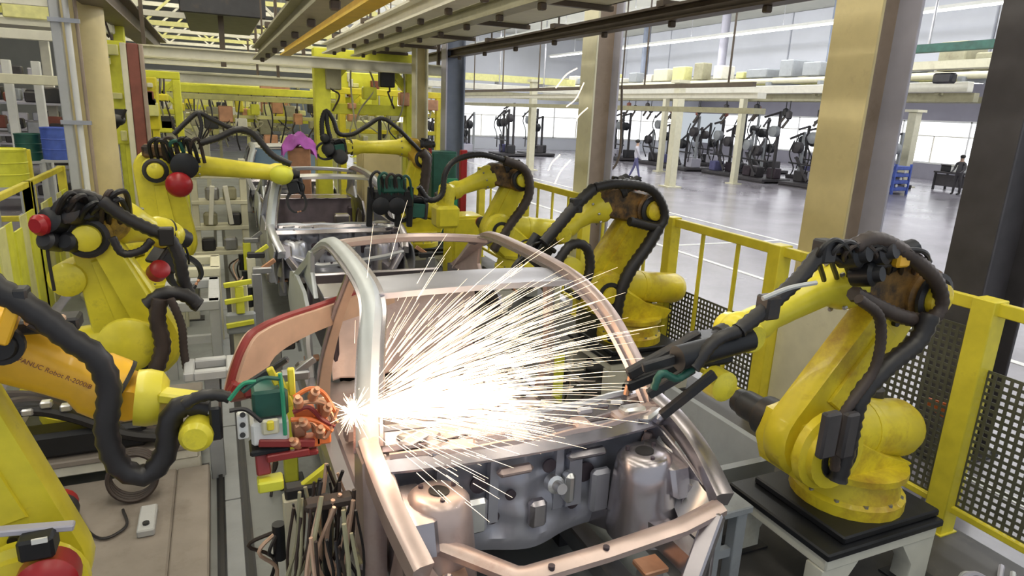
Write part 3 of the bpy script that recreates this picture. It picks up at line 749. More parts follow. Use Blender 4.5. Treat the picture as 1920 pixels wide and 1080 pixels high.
# ---- rear right robot
R4, T4, J = robot('rear yellow robot reaching left over the second car, black hose looped high above it', (3.1, 10.9, .45), PI, (.18, .68), (-.02, 1.52), (.12, 1.70), (1.12, 1.68),
    cs=1, plinth='pale pedestal under the rear right robot', elbow='yellow_dirty')
hose(R4, px([(790, 285), (770, 265), (745, 240), (715, 222), (685, 238), (660, 252), (635, 250), (625, 225), (612, 208), (604, 225), (604, 255)], 10.7), .038)
hose(R4, px([(790, 285), (800, 300), (795, 350), (785, 400)], 10.6), .09, 'hose_brown')
hose(R4, px([(612, 210), (614, 235), (620, 260)], 10.7), .035)
MB().bar(at(712, 225, Y=10.75), at(712, 262, Y=10.8), .05, .05).build('hose_stand', 'dark_steel', R4)
spot_gun(R4, at(650, 277, Y=10.8), V((-1, -.2, -.15)), (0, 0, 1), .75, 'green_dark', 'dark_steel')
for (x, y, r_) in ((618, 282, .10), (640, 296, .11), (612, 262, .07)): MB().lathe(at(x, y, Y=10.75), (-.4, -1, .3), [(0, r_), (.12, r_), (.14, r_ * .6)], 14).build('gun_motor', ('black_plate', 'dark_steel')[x > 630], R4)
MB().box(at(626, 278, Y=10.85), (.26, .2, .3), ch=.03).build('gun_block', 'dark_steel', R4)

# ---- rear left robot
R5, T5, J = robot('rear left yellow robot with a round red motor, its forearm level over the second car', (-.82, 9.5, .35), 0, (.22, .62), (.12, 1.55), (.42, 1.62), (1.62, 1.50),
    cs=-1, plinth='pale pedestal under the rear left robot', elbow='yellow', ua_r=(.30, .26), fr=.11)
hose(R5, px([(326, 252), (350, 228), (372, 212), (400, 225), (432, 240), (470, 250)], 9.4), .034)
hose(R5, px([(376, 268), (410, 258), (445, 243), (475, 252), (510, 290), (545, 308)], 9.2), .045)
hose(R5, px([(372, 212), (378, 235), (374, 262)], 9.35), .025)
MB().box(at(292, 283, Y=9.4), (.3, .2, .16), ch=.03).build('cable_box', 'grimy', R5)
for k in range(7): MB().tube(px([(285 + 12 * k, 300, 9.35), (280 + 13 * k, 270 - 3 * (k % 3), 9.2), (300 + 12 * k, 262 + 5 * (k % 2), 9.2), (318 + 11 * k, 305, 9.3)]), .024, n=6).build('cable_loop', ('black_rubber', 'hose_black', 'hose_brown', 'green_dark')[k % 4], R5)
MB().lathe(at(335, 345, Y=9.15), (.1, -1, 0), [(0, .15), (.1, .155), (.16, .13), (.2, .06)], 20).build('motor_cap', 'red', R5)
MB().lathe(at(345, 310, Y=9.25), (.1, -1, 0), [(0, .16), (.12, .16), (.14, .1)], 18).build('elbow_motor', 'black_plate', R5)
g = spot_gun(R5, at(545, 335, Y=9.3), V((.2, -.1, -1)), (1, 0, 0), .7, 'black_plate', 'dark_steel')
MB().sphere(at(528, 328, Y=9.2), (.15, .14, .13)).build('gun_motor', 'lime_yellow', R5)

# ---- middle left robot
R6, T6, J = robot('middle yellow robot on the left with a small red motor behind its black elbow', (-1.05, 5.75, .30), 0, (.40, .58), (.15, 1.48), (.28, 1.58), (.62, 1.40),
    cs=-1, ped_mat='plinth', ped_x=(-.6, .8), ped_y=(-.75, .46), ua_r=(.30, .15), plinth='low pale pedestal under the middle left robot', elbow='yellow_dirty', off=.30)
MB().link(T6 @ V((.50, -.12, .75)), T6 @ V((.20, -.12, 1.50)), .10, .08, .12, (0, 1, 0), .03).build('arm_casting', 'yellow', R6)
MB().lathe(at(85, 420, Y=5.5), (-.5, -.8, 0), [(0, .07), (.06, .075), (.09, .05)], 18).build('motor_cap', 'red', R6)
for k, (x, y, r) in enumerate(((118, 418, .09), (150, 400, .10), (185, 392, .10), (112, 455, .07), (150, 458, .07))):
    MB().lathe(at(x, y, Y=5.6), (-.4, -.8, .3), [(0, r), (.14, r), (.16, r * .7)], 16).build('elbow_motor', ('black_plate', 'dark_steel')[k % 2], R6)
hose(R6, px([(190, 375), (230, 405), (280, 430), (315, 445), (335, 480), (345, 530), (362, 565)], 5.35), .05)
hose(R6, px([(362, 565), (375, 575), (350, 555), (310, 550), (275, 572)], 5.2), .055)
hose(R6, px([(300, 560), (295, 600), (305, 650), (290, 700)], 5.15), .06, 'hose_brown')
hose(R6, px([(320, 560), (340, 610), (345, 660), (352, 700)], 5.1), .03, 'hose_brown')
hose(R6, px([(200, 380), (150, 362), (110, 385), (95, 420)], 5.5), .035)
hose(R6, px([(210, 445), (230, 475), (265, 470), (285, 450)], 5.3), .03)
for p in px([(312, 443)], 5.33): bracket(R6, p, .1, 'black_rubber')
MB().tube(px([(85, 435), (92, 490), (102, 545)], 5.5), .012, n=6).build('air_line', 'hose_black', R6)
MB().lathe(at(240, 645, Y=5.28), (0, -1, 0), [(0, .2), (.05, .2), (.08, .15)], 24).build('shoulder_cover', 'yellow', R6)
MB().lathe(at(150, 510, Y=5.9), (-.2, -1, 0), [(0, .13), (.25, .13), (.28, .09)], 18).build('balancer_end', 'yellow', R6)
g = spot_gun(R6, at(290, 470, Y=6.1), V((.5, .4, -.6)), (0, 0, 1), .8, 'dark_steel', 'dark_steel')
for k in range(8):
    a = (105 + 14 * k, 445 - 8 * (k % 3)); b = (a[0] + random.uniform(15, 60), 372 + random.uniform(-14, 14)); c = (min(245, b[0] + random.uniform(10, 45)), 410 + random.uniform(-15, 40))
    MB().tube(px([(*a, 5.75), ((a[0] + b[0]) / 2 - 8, (a[1] + b[1]) / 2 - 14, 5.42), (*b, 5.4), (*c, 5.7)]), .02, n=7).build('cable_loop', ('black_rubber', 'hose_black', 'hose_brown', 'black_plate')[k % 4], R6)
MB().lathe(at(293, 512, Y=6.0), (.3, -.6, .4), [(0, .08), (.10, .08), (.12, .05)], 16).build('gun_motor', 'red', R6)

# ---- near left robot (elbow out of view, forearm carries lettering)
R7, T7, J = robot('nearest robot on the left with orange-yellow lettered forearm and a thick looping black hose', (-1.35, 3.30, .13), 0, (.46, .52), (.16, 1.66), (.28, 1.72), (.86, 1.34),
    cs=-1, plinth=None, paint='yellow', elbow='orange_yellow', fore='orange_yellow', fr=.125, ua_r=(.22, .17))
MB().box(at(72, 1018, Y=2.98), (.13, .12, .10), ch=.012).build('motor_box', 'black_plate', R7)
MB().box(at(74, 1014, Y=2.91), (.055, .01, .022)).build('name_plate', 'white', R7)
MB().lathe(at(95, 1075, Y=3.05), (.1, -1, .25), [(0, .12), (.16, .12), (.19, .09), (.2, .03)], 22).build('motor_cap', 'red', R7)
MB().bar(at(-40, 1000, Y=3.02), at(140, 985, Y=3.02), .05, .03, ch=.006).build('flange_rim', 'lavender_grey', R7)
fd, sd = J['fd'], J['side']; up = sd.cross(fd).normalized()
if up.z < 0: up = -up
hose(R7, px([(-60, 500), (0, 545), (60, 580), (130, 635), (180, 670), (205, 730), (200, 810), (225, 875), (275, 890), (310, 850), (318, 790), (345, 760), (390, 765)], 3.0), .052, corr=.03, n=12)
MB().tube(px([(60, 600), (110, 625), (150, 655), (190, 680)], 3.02), .035, n=8).build('cable_bundle', 'hose_brown', R7)
MB().bar(at(5, 640, Y=3.02), at(35, 555, Y=3.02), .05, .10, up=(0, 1, 0), ch=.008).build('hose_bracket', 'orange_yellow', R7)
MB().box(at(40, 550, Y=3.0), (.05, .08, .05), ch=.008).build('hose_clamp', 'dark_steel', R7)
MB().lathe(at(5, 645, Y=3.06), (0, -1, 0), [(0, .08), (.03, .08), (.03, .06), (.05, .05)], 20).build('cover_ring', 'black_rubber', R7)
MB().box(at(95, 605, Y=3.2), (.22, .12, .06), ch=.01).build('junction_box', 'dark_steel', R7)
MB().box(at(85, 600, Y=3.12), (.14, .05, .03), ch=.008).build('box_lid', 'tan_copper', R7)
# lettering on the forearm
def text(body, size, m, parent, M):
    cu = bpy.data.curves.new('lettering', 'FONT'); cu.body = body; cu.size = size; cu.extrude = .0008; cu.align_x = 'CENTER'; cu.align_y = 'CENTER'
    o = bpy.data.objects.new('lettering', cu); C.objects.link(o)
    me = bpy.data.meshes.new_from_object(o.evaluated_get(bpy.context.evaluated_depsgraph_get())); bpy.data.objects.remove(o); bpy.data.curves.remove(cu)
    me.materials.clear(); me.materials.append(MAT[m])
    o = bpy.data.objects.new('lettering', me); C.objects.link(o); o['kind'] = 'stuff'
    o.parent = parent; o.matrix_local = root_matrix(parent).inverted() @ M
    return o
nrm = (-sd).normalized()
L7 = (J['w'] - J['e']).length
c = J['e'] + fd * (L7 * .63) + nrm * .138 + up * .03
Mx = Matrix((fd, fd.cross(nrm) * -1, nrm)).transposed().to_4x4(); Mx.translation = c
text('FANUC Robot R-2000iB', .029, 'red_brown', R7, Mx)
# wrist end and gun carried by the near left robot
MB().lathe(at(255, 745, Y=3.18), (1, 0, -.16), [(0, .125), (.05, .13), (.10, .12), (.13, .08)], 22).build('wrist_bulb', 'yellow', R7)
MB().bar(at(300, 740, Y=3.1), at(400, 752, Y=3.05), .09, .05, ch=.01).build('wrist_arm', 'yellow', R7)
MB().lathe(at(375, 800, Y=2.98), (-.15, -1, 0), [(0, .07), (.1, .07), (.12, .05)], 16).build('wrist_motor', 'yellow', R7)
MB().box(at(375, 805, Y=2.98), (.16, .1, .07), ch=.015).build('wrist_block', 'yellow', R7)
MB().box(at(405, 785, Y=2.95), (.05, .12, .16), ch=.01).build('tool_plate', 'black_plate', R7)
hose(R7, px([(345, 760), (370, 745), (400, 740), (430, 745)], 2.92), .028, 'hose_black')
g = MB().box(at(505, 745, Y=2.95), (.15, .16, .13), ch=.012).build('weld_gun', 'green_dark', R7)
for (x, y, a, b, m) in ((570, 770, .09, .05, 'orange'), (600, 795, .08, .06, 'copper'), (590, 778, .11, .03, 'orange'), (605, 815, .07, .07, 'orange'), (575, 845, .10, .03, 'gun_red'), (580, 825, .10, .05, 'orange'), (560, 800, .06, .08, 'copper'), (605, 760, .05, .06, 'copper')):
    MB().box(at(x, y, Y=2.92), (a, .07, b), ch=.008).build('gun_block', m, g)
MB().box(at(505, 800, Y=2.92), (.16, .14, .11), ch=.012).build('gun_terminal', 'white', g)
MB().box(at(507, 800, Y=2.84), (.075, .02, .075), ch=.01).build('gun_valve', 'cream_pale', g)
MB().box(at(507, 798, Y=2.825), (.03, .02, .045), ch=.006).build('valve_tap', 'fence_yellow', g)
MB().box(at(455, 797, Y=2.86), (.045, .05, .115), ch=.006).build('gun_connector', 'white', g)
for y in (778, 797, 816): MB().cyl(at(455, y, Y=2.832), at(455, y, Y=2.82), .012, n=10).build('connector_hole', 'black_rubber', g)
MB().box(at(505, 835, Y=2.92), (.17, .13, .03), ch=.008).build('gun_base', 'black_plate', g)
MB().box(at(507, 905, Y=2.85), (.11, .08, .055), ch=.008).build('gun_counterweight', 'lime_yellow', g)
MB().bar(at(490, 840, Y=2.9), at(495, 890, Y=2.86), .06, .04, ch=.006).build('gun_hanger', 'gun_red', g)
for a, b in (((485, 830), (590, 830)), ((500, 860), (580, 845))): MB().bar(at(*a, Y=2.85), at(*b, Y=2.85), .03, .035, ch=.005).build('gun_bar', 'gun_red', g)
for k in range(5):
    x0 = 545 + random.uniform(-5, 15); y0 = 745 + 14 * k
    MB().tube(px([(x0, y0), (x0 + 30, y0 + random.uniform(-18, 12)), (x0 + 55, y0 + random.uniform(-10, 20)), (x0 + 78, 790 + random.uniform(-30, 25))], 2.86), .011, n=7).build('cooling_hose', ('orange', 'copper', 'gun_red')[k % 3], g)
for (x, y) in ((560, 760), (585, 745), (575, 800), (600, 815), (560, 835), (610, 775)):
    MB().lathe(at(x, y, Y=2.86), (random.uniform(-.5, .5), -.6, .8), [(0, .022), (.05, .022), (.055, .012), (.08, .012)], 10).build('gun_fitting', 'copper', g)
for (a, b, m) in (((430, 750), (480, 715), 'green'), ((455, 735), (525, 710), 'green_dark'), ((525, 700), (535, 815), 'green'), ((430, 770), (490, 790), 'hose_black')):
    MB().tube(px([a, ((a[0] + b[0]) / 2, (a[1] + b[1]) / 2 - 12), b], 2.84), .010, n=6).build('gun_cable', m, g)
for a, b in (((520, 700), (545, 760)), ((545, 690), (548, 740)), ((505, 690), (520, 720))): MB().bar(at(*a, Y=2.9), at(*b, Y=2.9), .03, .03, ch=.005).build('gun_bracket', 'fence_yellow', g)
# the big curved copper gun arm that reaches through the door opening
out = [(430, 735), (440, 695), (455, 655), (478, 622), (530, 597), (600, 574), (665, 550), (730, 525)]
inn = [(730, 565), (668, 588), (615, 606), (555, 632), (505, 665), (485, 705), (465, 735)]
def arm_pt(p):
    k = (p[0] - 425) / 300.0; return at(p[0], p[1], Y=3.75 + .75 * k)
Po = catmull([arm_pt(p) for p in out], 4); Pi = catmull([arm_pt(p) for p in inn[::-1]], 4)
nn = min(len(Po), len(Pi)); Po = [Po[int(i * (len(Po) - 1) / (nn - 1))] for i in range(nn)]; Pi = [Pi[int(i * (len(Pi) - 1) / (nn - 1))] for i in range(nn)]
bl = MB(); off = V((.03, -.04, 0)); vs = []
for a, b in zip(Po, Pi): vs += [a + off, b + off, b - off, a - off]
fs = []
for i in range(nn - 1):
    for k in range(4): fs.append((i * 4 + k, i * 4 + (k + 1) % 4, i * 4 + 4 + (k + 1) % 4, i * 4 + 4 + k))
fs += [(0, 1, 2, 3), tuple((nn - 1) * 4 + k for k in range(4))]
bl.add(vs, fs).build('gun_arm', 'tan_copper', g)
MB().tube([p for p in Po], .026, n=8, smooth=False).build('arm_edge', 'gun_red', g)
MB().bar(at(432, 740, Y=3.75), at(445, 715, Y=3.75), .1, .06, ch=.01).build('arm_clamp', 'gun_red', g)
MB().bar(at(440, 745, Y=3.7), at(470, 735, Y=3.0), .06, .05, ch=.008).build('gun_brace', 'gun_red', g)
MB().bar(at(450, 730, Y=3.05), at(540, 672, Y=3.0), .03, .03, ch=.006).build('gun_brace', 'dark_steel', g)

# ================================================================== CAR BODIES
CX, CY = 1.42, 2.86      # centre line of the body and the cowl's distance
def car_body(label, first=True):
    t = thing('car_body', label, 'car body', (CX, CY, .45), 'bare car bodies on the line')
    A = lambda x, y, z: V((CX + x, CY + y, z))
    for s in (-1, 1):
        pale = 'body_pale' if s < 0 else 'body_spark_tint'  # coppery tones on the body steel stand in for spark glow
        # A-pillar, roof rail and C-pillar in one pressing
        path = [A(s * .84, .06, 1.19), A(s * .81, .20, 1.36), A(s * .75, .42, 1.59), A(s * .69, .64, 1.725), A(s * .665, .95, 1.785), A(s * .655, 1.6, 1.80), A(s * .66, 2.2, 1.775), A(s * .69, 2.62, 1.65), A(s * .74, 3.05, 1.43), A(s * .79, 3.45, 1.22)]
        prof = [(-.05, -.035), (.05, -.035), (.055, -.01), (.03, .035), (-.02, .04), (-.05, .02)]
        ro = MB().sweep(path, prof, up=(s * .25, 0, 1), sub=7).build('roof_rail', pale, t)
        MB().sweep([p + V((-s * .055, 0, -.012)) for p in path[:8]], [(-.03, -.012), (.03, -.012), (.03, .012), (-.03, .012)], up=(s * .25, 0, 1), sub=7).build('inner_flange', 'body_steel', ro)
        MB().sweep([p + V((s * .045, 0, -.03)) for p in path[:8]], [(-.018, -.012), (.018, -.012), (.018, .012), (-.018, .012)], up=(s * .25, 0, 1), sub=7).build('door_flange', 'body_steel', ro)
        # B pillar
        bp = [A(s * .68, 1.2, 1.77), A(s * .76, 1.32, 1.47), A(s * .83, 1.4, 1.15), A(s * .86, 1.46, .85), A(s * .86, 1.5, .6)]
        bo = MB().sweep(bp, [(-.045, -.03), (.045, -.03), (.035, .03), (-.035, .03)], up=(s, 0, 0), sub=6, scale=lambda q: .75 + 1.0 * q * q).build('centre_pillar', 'tan_copper' if s < 0 else 'body_spark_tint', t)
        MB().sweep([p + V((s * .03, 0, 0)) for p in bp], [(-.012, -.012), (.012, -.012), (.012, .02), (-.012, .02)], up=(s, 0, 0), sub=6).build('pillar_bead', 'body_steel', bo)
        # sill
        MB().bb(CX + s * .85 - .07, CX + s * .85 + .07, CY - .1, CY + 2.75, .48, .64, ch=.03).build('side_sill', 'body_steel', t)
        # hinge pillar between cowl and sill
        MB().prism([(-.12, .5), (.14, .5), (.12, 1.0), (.10, 1.2), (-.10, 1.2), (-.12, 1.0)], A(s * .84, 0, 0), (0, 1, 0), (0, 0, 1), .11, .015).build('hinge_pillar', 'body_spark_tint', t)
        # rear quarter with wheel arch
        poly = [(2.35, .5), (2.38, .72)]
        for k in range(11):
            th = PI - PI * k / 10; poly.append((2.78 + .37 * math.cos(th), .66 + .37 * math.sin(th)))
        poly += [(3.2, .55), (3.78, .58), (3.86, .9), (3.8, 1.18), (3.55, 1.24), (3.2, 1.27), (2.7, 1.26), (2.4, 1.2), (2.28, .95)]
        qv = MB(); n = len(poly)
        vs = [A(s * (.83 + .04 * math.sin((q[1] - .5) * 4) - .03 * max(0, q[0] - 3.3)), q[0], q[1]) for q in poly]
        vs2 = [v - V((s * .03, 0, 0)) for v in vs]
        # fan strips: outer skin as ngon is fine, rim quads give thickness
        qv.add(vs + vs2, [tuple(range(n)), tuple(range(2 * n - 1, n - 1, -1))] + [(k, (k + 1) % n, n + (k + 1) % n, n + k) for k in range(n)])
        qo = qv.build('rear_quarter', pale if s < 0 else 'body_steel', t)
        MB().tube([A(s * .85, 2.78 + .38 * math.cos(PI - PI * k / 10), .66 + .38 * math.sin(PI - PI * k / 10)) for k in range(11)], .018, n=6, smooth=False).build('arch_flange', 'body_steel', qo)
        # C pillar web
        MB().prism([(2.55, 1.24), (3.5, 1.24), (3.2, 1.40), (2.85, 1.58), (2.68, 1.60), (2.72, 1.42)], A(s * .745, 0, 0), (0, 1, 0), (0, 0, 1), .035, .006).build('rear_pillar', pale, t)
        # front inner structure
        up = [A(s * .84, .06, 1.19), A(s * .84, -.15, 1.16), A(s * .82, -.4, 1.09), A(s * .77, -.66, .98)]
        ao = MB().sweep(up, [(-.045, -.05), (.045, -.05), (.045, .04), (.02, .055), (-.045, .05)], sub=6).build('upper_rail', 'body_spark_tint' if s < 0 else 'body_steel', t)
        hb = MB()
        for k in range(5):
            p = up[0].lerp(up[-1], .12 + .18 * k) + V((0, 0, .05)); hb.lathe(p, (0, 0, 1), [(0, .02), (.006, .02)], 10)
        hb.build('rail_holes', 'body_dark', ao)['kind'] = 'stuff'
        tw = MB().lathe(A(s * .60, -.28, .62), (-s * .06, .05, 1), [(0, .21), (.2, .185), (.34, .165), (.43, .145), (.455, .115), (.456, .06)], 22).build('strut_tower', 'body_spark_tint' if s < 0 else 'body_steel', t)
        MB().lathe(A(s * .573, -.257, 1.076), (-s * .08, .04, 1), [(0, .05), (.004, .05)], 16).build('tower_hole', 'black_rubber', tw)
        bo_ = MB()
        for k in range(3):
            th = 2 * PI * k / 3 + .4; bo_.cyl(A(s * .573 + .09 * math.cos(th), -.257 + .09 * math.sin(th), 1.07), A(s * .573 + .09 * math.cos(th), -.257 + .09 * math.sin(th), 1.09), .012, n=8)
        bo_.build('tower_studs', 'body_dark', tw)
        MB().prism([(-.66, .5), (.05, .5), (.05, 1.14), (-.15, 1.12), (-.4, 1.05), (-.66, .94)], A(s * .76, 0, 0), (0, 1, 0), (0, 0, 1), .02, .004).build('wheel_house', 'body_steel', t)
        MB().prism([(-.2, .9), (.2, .9), (.15, 1.06), (-.15, 1.04)], A(s * .69, -.28, 0), (0, 1, 0), (0, 0, 1), .12, .02).build('tower_brace', 'body_steel', t)
        lo = [A(s * .46, .1, .54), A(s * .5, -.2, .64), A(s * .56, -.45, .72), A(s * .58, -.74, .72)]
        MB().sweep(lo, [(-.055, -.06), (.055, -.06), (.055, .06), (-.055, .06)], sub=5).build('front_rail', 'tan_copper' if s < 0 else 'body_steel', t)
        MB().bar(A(s * .50, -.80, .66), A(s * .70, -.70, .95), .09, .07, ch=.01).build('radiator_side', 'body_steel', t)
        # rear side inner panels
        MB().bb(CX + s * .62 - .03, CX + s * .62 + .03, CY + 2.4, CY + 3.6, .6, 1.1, ch=.02).build('inner_wheel_house', 'body_dark', t)
    # front header, rear header, roof bow
    def header(y, z, hw, dy, sag=.03, m='body_steel', name='roof_header', th=.035):
        def fn(u, v):
            x = (u * 2 - 1) * hw
            return A(x, y + (v - .5) * dy - .06 * (1 - (u * 2 - 1) ** 2) * (1 if y < 2 else -1), z + sag * (1 - (u * 2 - 1) ** 2) - .012 * math.sin(v * PI * 2))
        return MB().sheet(fn, 16, 5, th).build(name, m, t)
    header(.92, 1.765, .655, .38, m='header_grey', name='front_header')
    header(2.36, 1.735, .655, .13, m='body_spark_tint', name='rear_header')
    header(1.6, 1.78, .64, .05, m='body_spark_tint', name='roof_bow', th=.02) if not first else None
    # cowl: a wide trough with lip
    def cow(u, v):
        x = (u * 2 - 1) * .83; k = (u * 2 - 1) ** 2
        prof = [(-.16, 1.13), (-.12, 1.175), (-.06, 1.16), (0, 1.115), (.07, 1.13), (.12, 1.195), (.17, 1.20), (.24, 1.12)]
        i = v * (len(prof) - 1); a = int(min(i, len(prof) - 2)); f = i - a
        y = prof[a][0] * (1 - f) + prof[a + 1][0] * f; z = prof[a][1] * (1 - f) + prof[a + 1][1] * f
        return A(x, y + .10 * k - .04, z + .02 * (1 - k))
    co = MB().sheet(cow, 20, 14, .012).build('cowl_panel', 'body_steel', t)
    for x in (-.5, -.05, .32, .58): MB().box(A(x, .0, 1.15), (.10, .12, .05), ch=.012).build('cowl_bracket', ('body_pale', 'body_spark_tint')[x > 0], co)
    # firewall with swages
    def fw(u, v):
        x = (u * 2 - 1) * .74; z = .52 + v * .63
        y = -.02 - .10 * math.exp(-((x) / .22) ** 2) * (1 - v) + .022 * math.sin(x * 26) * (v > .15) * (v < .9) + .012 * math.sin(z * 40)
        return A(x, y, z)
    fo = MB().sheet(fw, 44, 16, .01, nrm=(0, -1, 0)).build('firewall', 'header_grey', t)
    for (x, z, r) in ((-.30, .95, .05), (-.12, .85, .03), (.1, .98, .04), (.32, .9, .06), (.26, .72, .035), (-.22, .74, .04)):
        MB().lathe(A(x, -.07, z), (0, -1, 0), [(0, r), (.012, r), (.014, r * .6)], 16).build('firewall_port', 'body_dark', fo)
    for x, w in ((-.22, .03), (.16, .03), (.26, .05), (-.5, .04)): MB().prism([(-w, .7), (w, .7), (w * .7, 1.14), (-w * .7, 1.14)], A(x, -.06, 0), (1, 0, 0), (0, 0, 1), .05, .01).build('firewall_rib', 'header_grey', fo)
    # pressings on the cowl and brackets in the bay
    for k, (y, z, m) in enumerate(((.04, 1.15, 'body_steel'), (.13, 1.215, 'steel_bright'), (-.11, 1.19, 'body_spark_tint'))):
        MB().sweep([A(-.76 + .19 * j, y + .10 * ((-.76 + .19 * j) / .83) ** 2 - .04, z + .012 * (j % 2)) for j in range(9)], [(-.014, -.01), (.014, -.01), (.008, .012), (-.008, .012)], sub=4).build('cowl_ridge', m, co)
    r = random.Random(17)
    for k in range(14):
        s = 1 if k % 3 else -1; x = s * r.uniform(.38, .80); y = r.uniform(-.10, .18)
        R = Matrix.Rotation(r.uniform(-.6, .6), 3, 'Z') @ Matrix.Rotation(r.uniform(-.35, .35), 3, 'X')
        MB().box(A(x, y, 1.165 + r.uniform(0, .03)), (r.uniform(.08, .2), r.uniform(.04, .1), r.uniform(.02, .06)), ch=.015, R=R).build('cowl_gusset', r.choice(['steel_bright', 'body_steel', 'body_spark_tint', 'header_grey']), co)
    for (x, z, w, h, d, m) in ((-.34, .80, .14, .2, .05, 'steel_bright'), (.02, .74, .10, .16, .07, 'body_steel'), (.20, .86, .06, .18, .08, 'steel_bright'), (.40, .80, .12, .26, .06, 'header_grey'), (-.12, 1.02, .2, .05, .06, 'body_spark_tint'), (.3, 1.04, .24, .05, .06, 'body_steel')):
        MB().box(A(x, -.12, z), (w, d, h), ch=.02).build('firewall_bracket', m, fo)
    MB().lathe(A(.12, -.08, .88), (0, -1, .2), [(0, .05), (.05, .05), (.06, .03), (.12, .03)], 14).build('column_boss', 'steel_bright', fo)
    for s in (-1, 1):
        for k in range(3): MB().bar(A(s * .74, -.06 - .2 * k, 1.06 - .05 * k), A(s * .66, -.10 - .2 * k, .76), .05, .025, ch=.006).build('apron_stiffener', ('body_spark_tint', 'steel_bright', 'body_steel')[k], t)
        MB().sheet(lambda u, v, s=s: A(s * (.76 - .10 * v - .02 * math.sin(u * 9)), -.64 + .5 * u, .96 + .12 * u - .18 * v), 12, 5, .008, nrm=(s * .5, 0, .8)).build('apron_panel', 'steel_bright' if s > 0 else 'body_spark_tint', t)
    # dash crossbeam and inner brackets
    MB().cyl(A(-.74, .36, 1.02), A(.74, .36, 1.02), .028, n=12).build('dash_beam', 'body_dark', t)
    # floor pan with tunnel, cross members
    def fp(u, v):
        x = (u * 2 - 1) * .76; y = .0 + v * 2.45
        return A(x, y, .52 + .17 * math.exp(-(x / .13) ** 4) + .008 * math.sin(x * 60) * math.sin(y * 20))
    MB().sheet(fp, 30, 20, .01).build('floor_pan', 'body_spark_tint', t)
    for y in (.75, 1.35): MB().bb(CX - .74, CX + .74, CY + y - .06, CY + y + .06, .55, .66, ch=.02).build('seat_crossmember', 'body_spark_tint', t)
    def rs(u, v):
        x = (u * 2 - 1) * .66
        return A(x, 2.35 + .25 * v, .6 + .62 * v + .01 * math.sin(x * 30))
    MB().sheet(rs, 20, 6, .012).build('rear_bulkhead', 'body_spark_tint', t)
    MB().bb(CX - .68, CX + .68, CY + 2.6, CY + 3.05, 1.20, 1.23, ch=.008).build('parcel_shelf', 'body_steel', t)
    MB().bb(CX - .68, CX + .68, CY + 3.72, CY + 3.78, .6, 1.15, ch=.015).build('rear_panel', 'body_steel', t)
    MB().bb(CX - .64, CX + .64, CY + 2.6, CY + 3.75, .60, .62).build('boot_floor', 'body_dark', t)
    # front end: V-shaped tie bar, lower crossmember
    tie = [A(-.62, -.40, .90), A(-.33, -.62, .82), A(-.28, -.64, .82), A(.1, -.66, .85), A(.5, -.69, .91), A(.74, -.68, .96)]
    to = MB().sweep(tie, [(-.045, -.02), (.045, -.02), (.05, .012), (.02, .03), (-.02, .03), (-.05, .012)], smooth=False).build('radiator_bar', 'body_spark_tint', t)
    hb = MB()
    for x in (-.18, .1, .36, .6): hb.lathe(A(x, -.67, .835 + .09 * (x + .2)), (0, 0, 1), [(0, .016), (.03, .016)], 10)
    hb.build('bar_holes', 'body_dark', to)['kind'] = 'stuff'
    MB().bar(A(-.47, -.78, .58), A(.47, -.78, .58), .10, .08, ch=.015).build('lower_crossmember', 'body_steel', t)
    return t
car1 = car_body('nearest bare steel car body, roof open and engine bay towards the camera, showered with sparks')
def silver(t):
    """copies farther down the line are plain silver: swap the steels tinted with spark glow on the copied parts"""
    for ch in t.children_recursive:
        nm = ch.name.split('.')[0]
        if nm in ('rear_bulkhead', 'floor_pan', 'front_header'):
            ch.material_slots[0].link = 'OBJECT'; ch.material_slots[0].material = MAT['steel_bright' if nm == 'front_header' else 'body_dark']
        elif ch.type == 'MESH' and ch.material_slots and ch.material_slots[0].material.name in ('body_spark_tint', 'tan_copper'):
            ch.material_slots[0].link = 'OBJECT'; ch.material_slots[0].material = MAT['silver']
mat('windscreen', (.10, .16, .24), .12, var=.05)
mat('silver', (.55, .56, .62), .3, .7, var=.08)
car2 = copy_tree(car1); silver(car2); car2.location.y += 6.12; car2['label'] = 'second bare car body, behind the sparking one, between the rear robots'
car3 = copy_tree(car1); silver(car3); car3.location.y += 12.2; car3['label'] = 'farthest bare car body, only its roof showing between the rear robots'

bpy.context.view_layer.update()
for t, dy in ((car2, 6.12), (car3, 12.2)):
    for s in (-1, 1):
        A = lambda x, y, z: V((CX + x, CY + dy + y, z))
        def fen(u, v): return A(s * (.86 + .03 * math.sin(v * PI)), -.72 + .78 * u, .62 + (.56 - .14 * (1 - u)) * v + .22 * math.exp(-((u - .45) / .28) ** 2) * (1 - v))
        MB().sheet(fen, 10, 8, .02, nrm=(s, 0, 0)).build('front_fender', 'silver', t)
        def dr(u, v): return A(s * (.87 + .035 * math.sin(v * PI)), .1 + 1.25 * u, .5 + .66 * v)
        do = MB().sheet(dr, 10, 8, .03, nrm=(s, 0, 0)).build('front_door', 'silver', t)
        MB().sweep([A(s * .86, .14, 1.16), A(s * .80, .42, 1.5), A(s * .71, .72, 1.70), A(s * .685, 1.0, 1.745), A(s * .70, 1.28, 1.72), A(s * .80, 1.33, 1.4), A(s * .865, 1.34, 1.16)], [(-.02, -.015), (.02, -.015), (.02, .015), (-.02, .015)], up=(s, 0, 0), sub=5).build('window_frame', 'silver', do)
A = lambda x, y, z: V((CX + x, CY + 12.2 + y, z))
MB().sheet(lambda u, v: A((u * 2 - 1) * .66, .72 + 1.7 * v, 1.80 + .04 * (1 - (u * 2 - 1) ** 2) - .03 * abs(v - .5)), 10, 8, .015).build('roof_panel', 'white', car3)
MB().sheet(lambda u, v: A((u * 2 - 1) * (.80 - .14 * v), .10 + .62 * v, 1.19 + .58 * v), 8, 6, .012).build('windscreen', 'windscreen', car3)
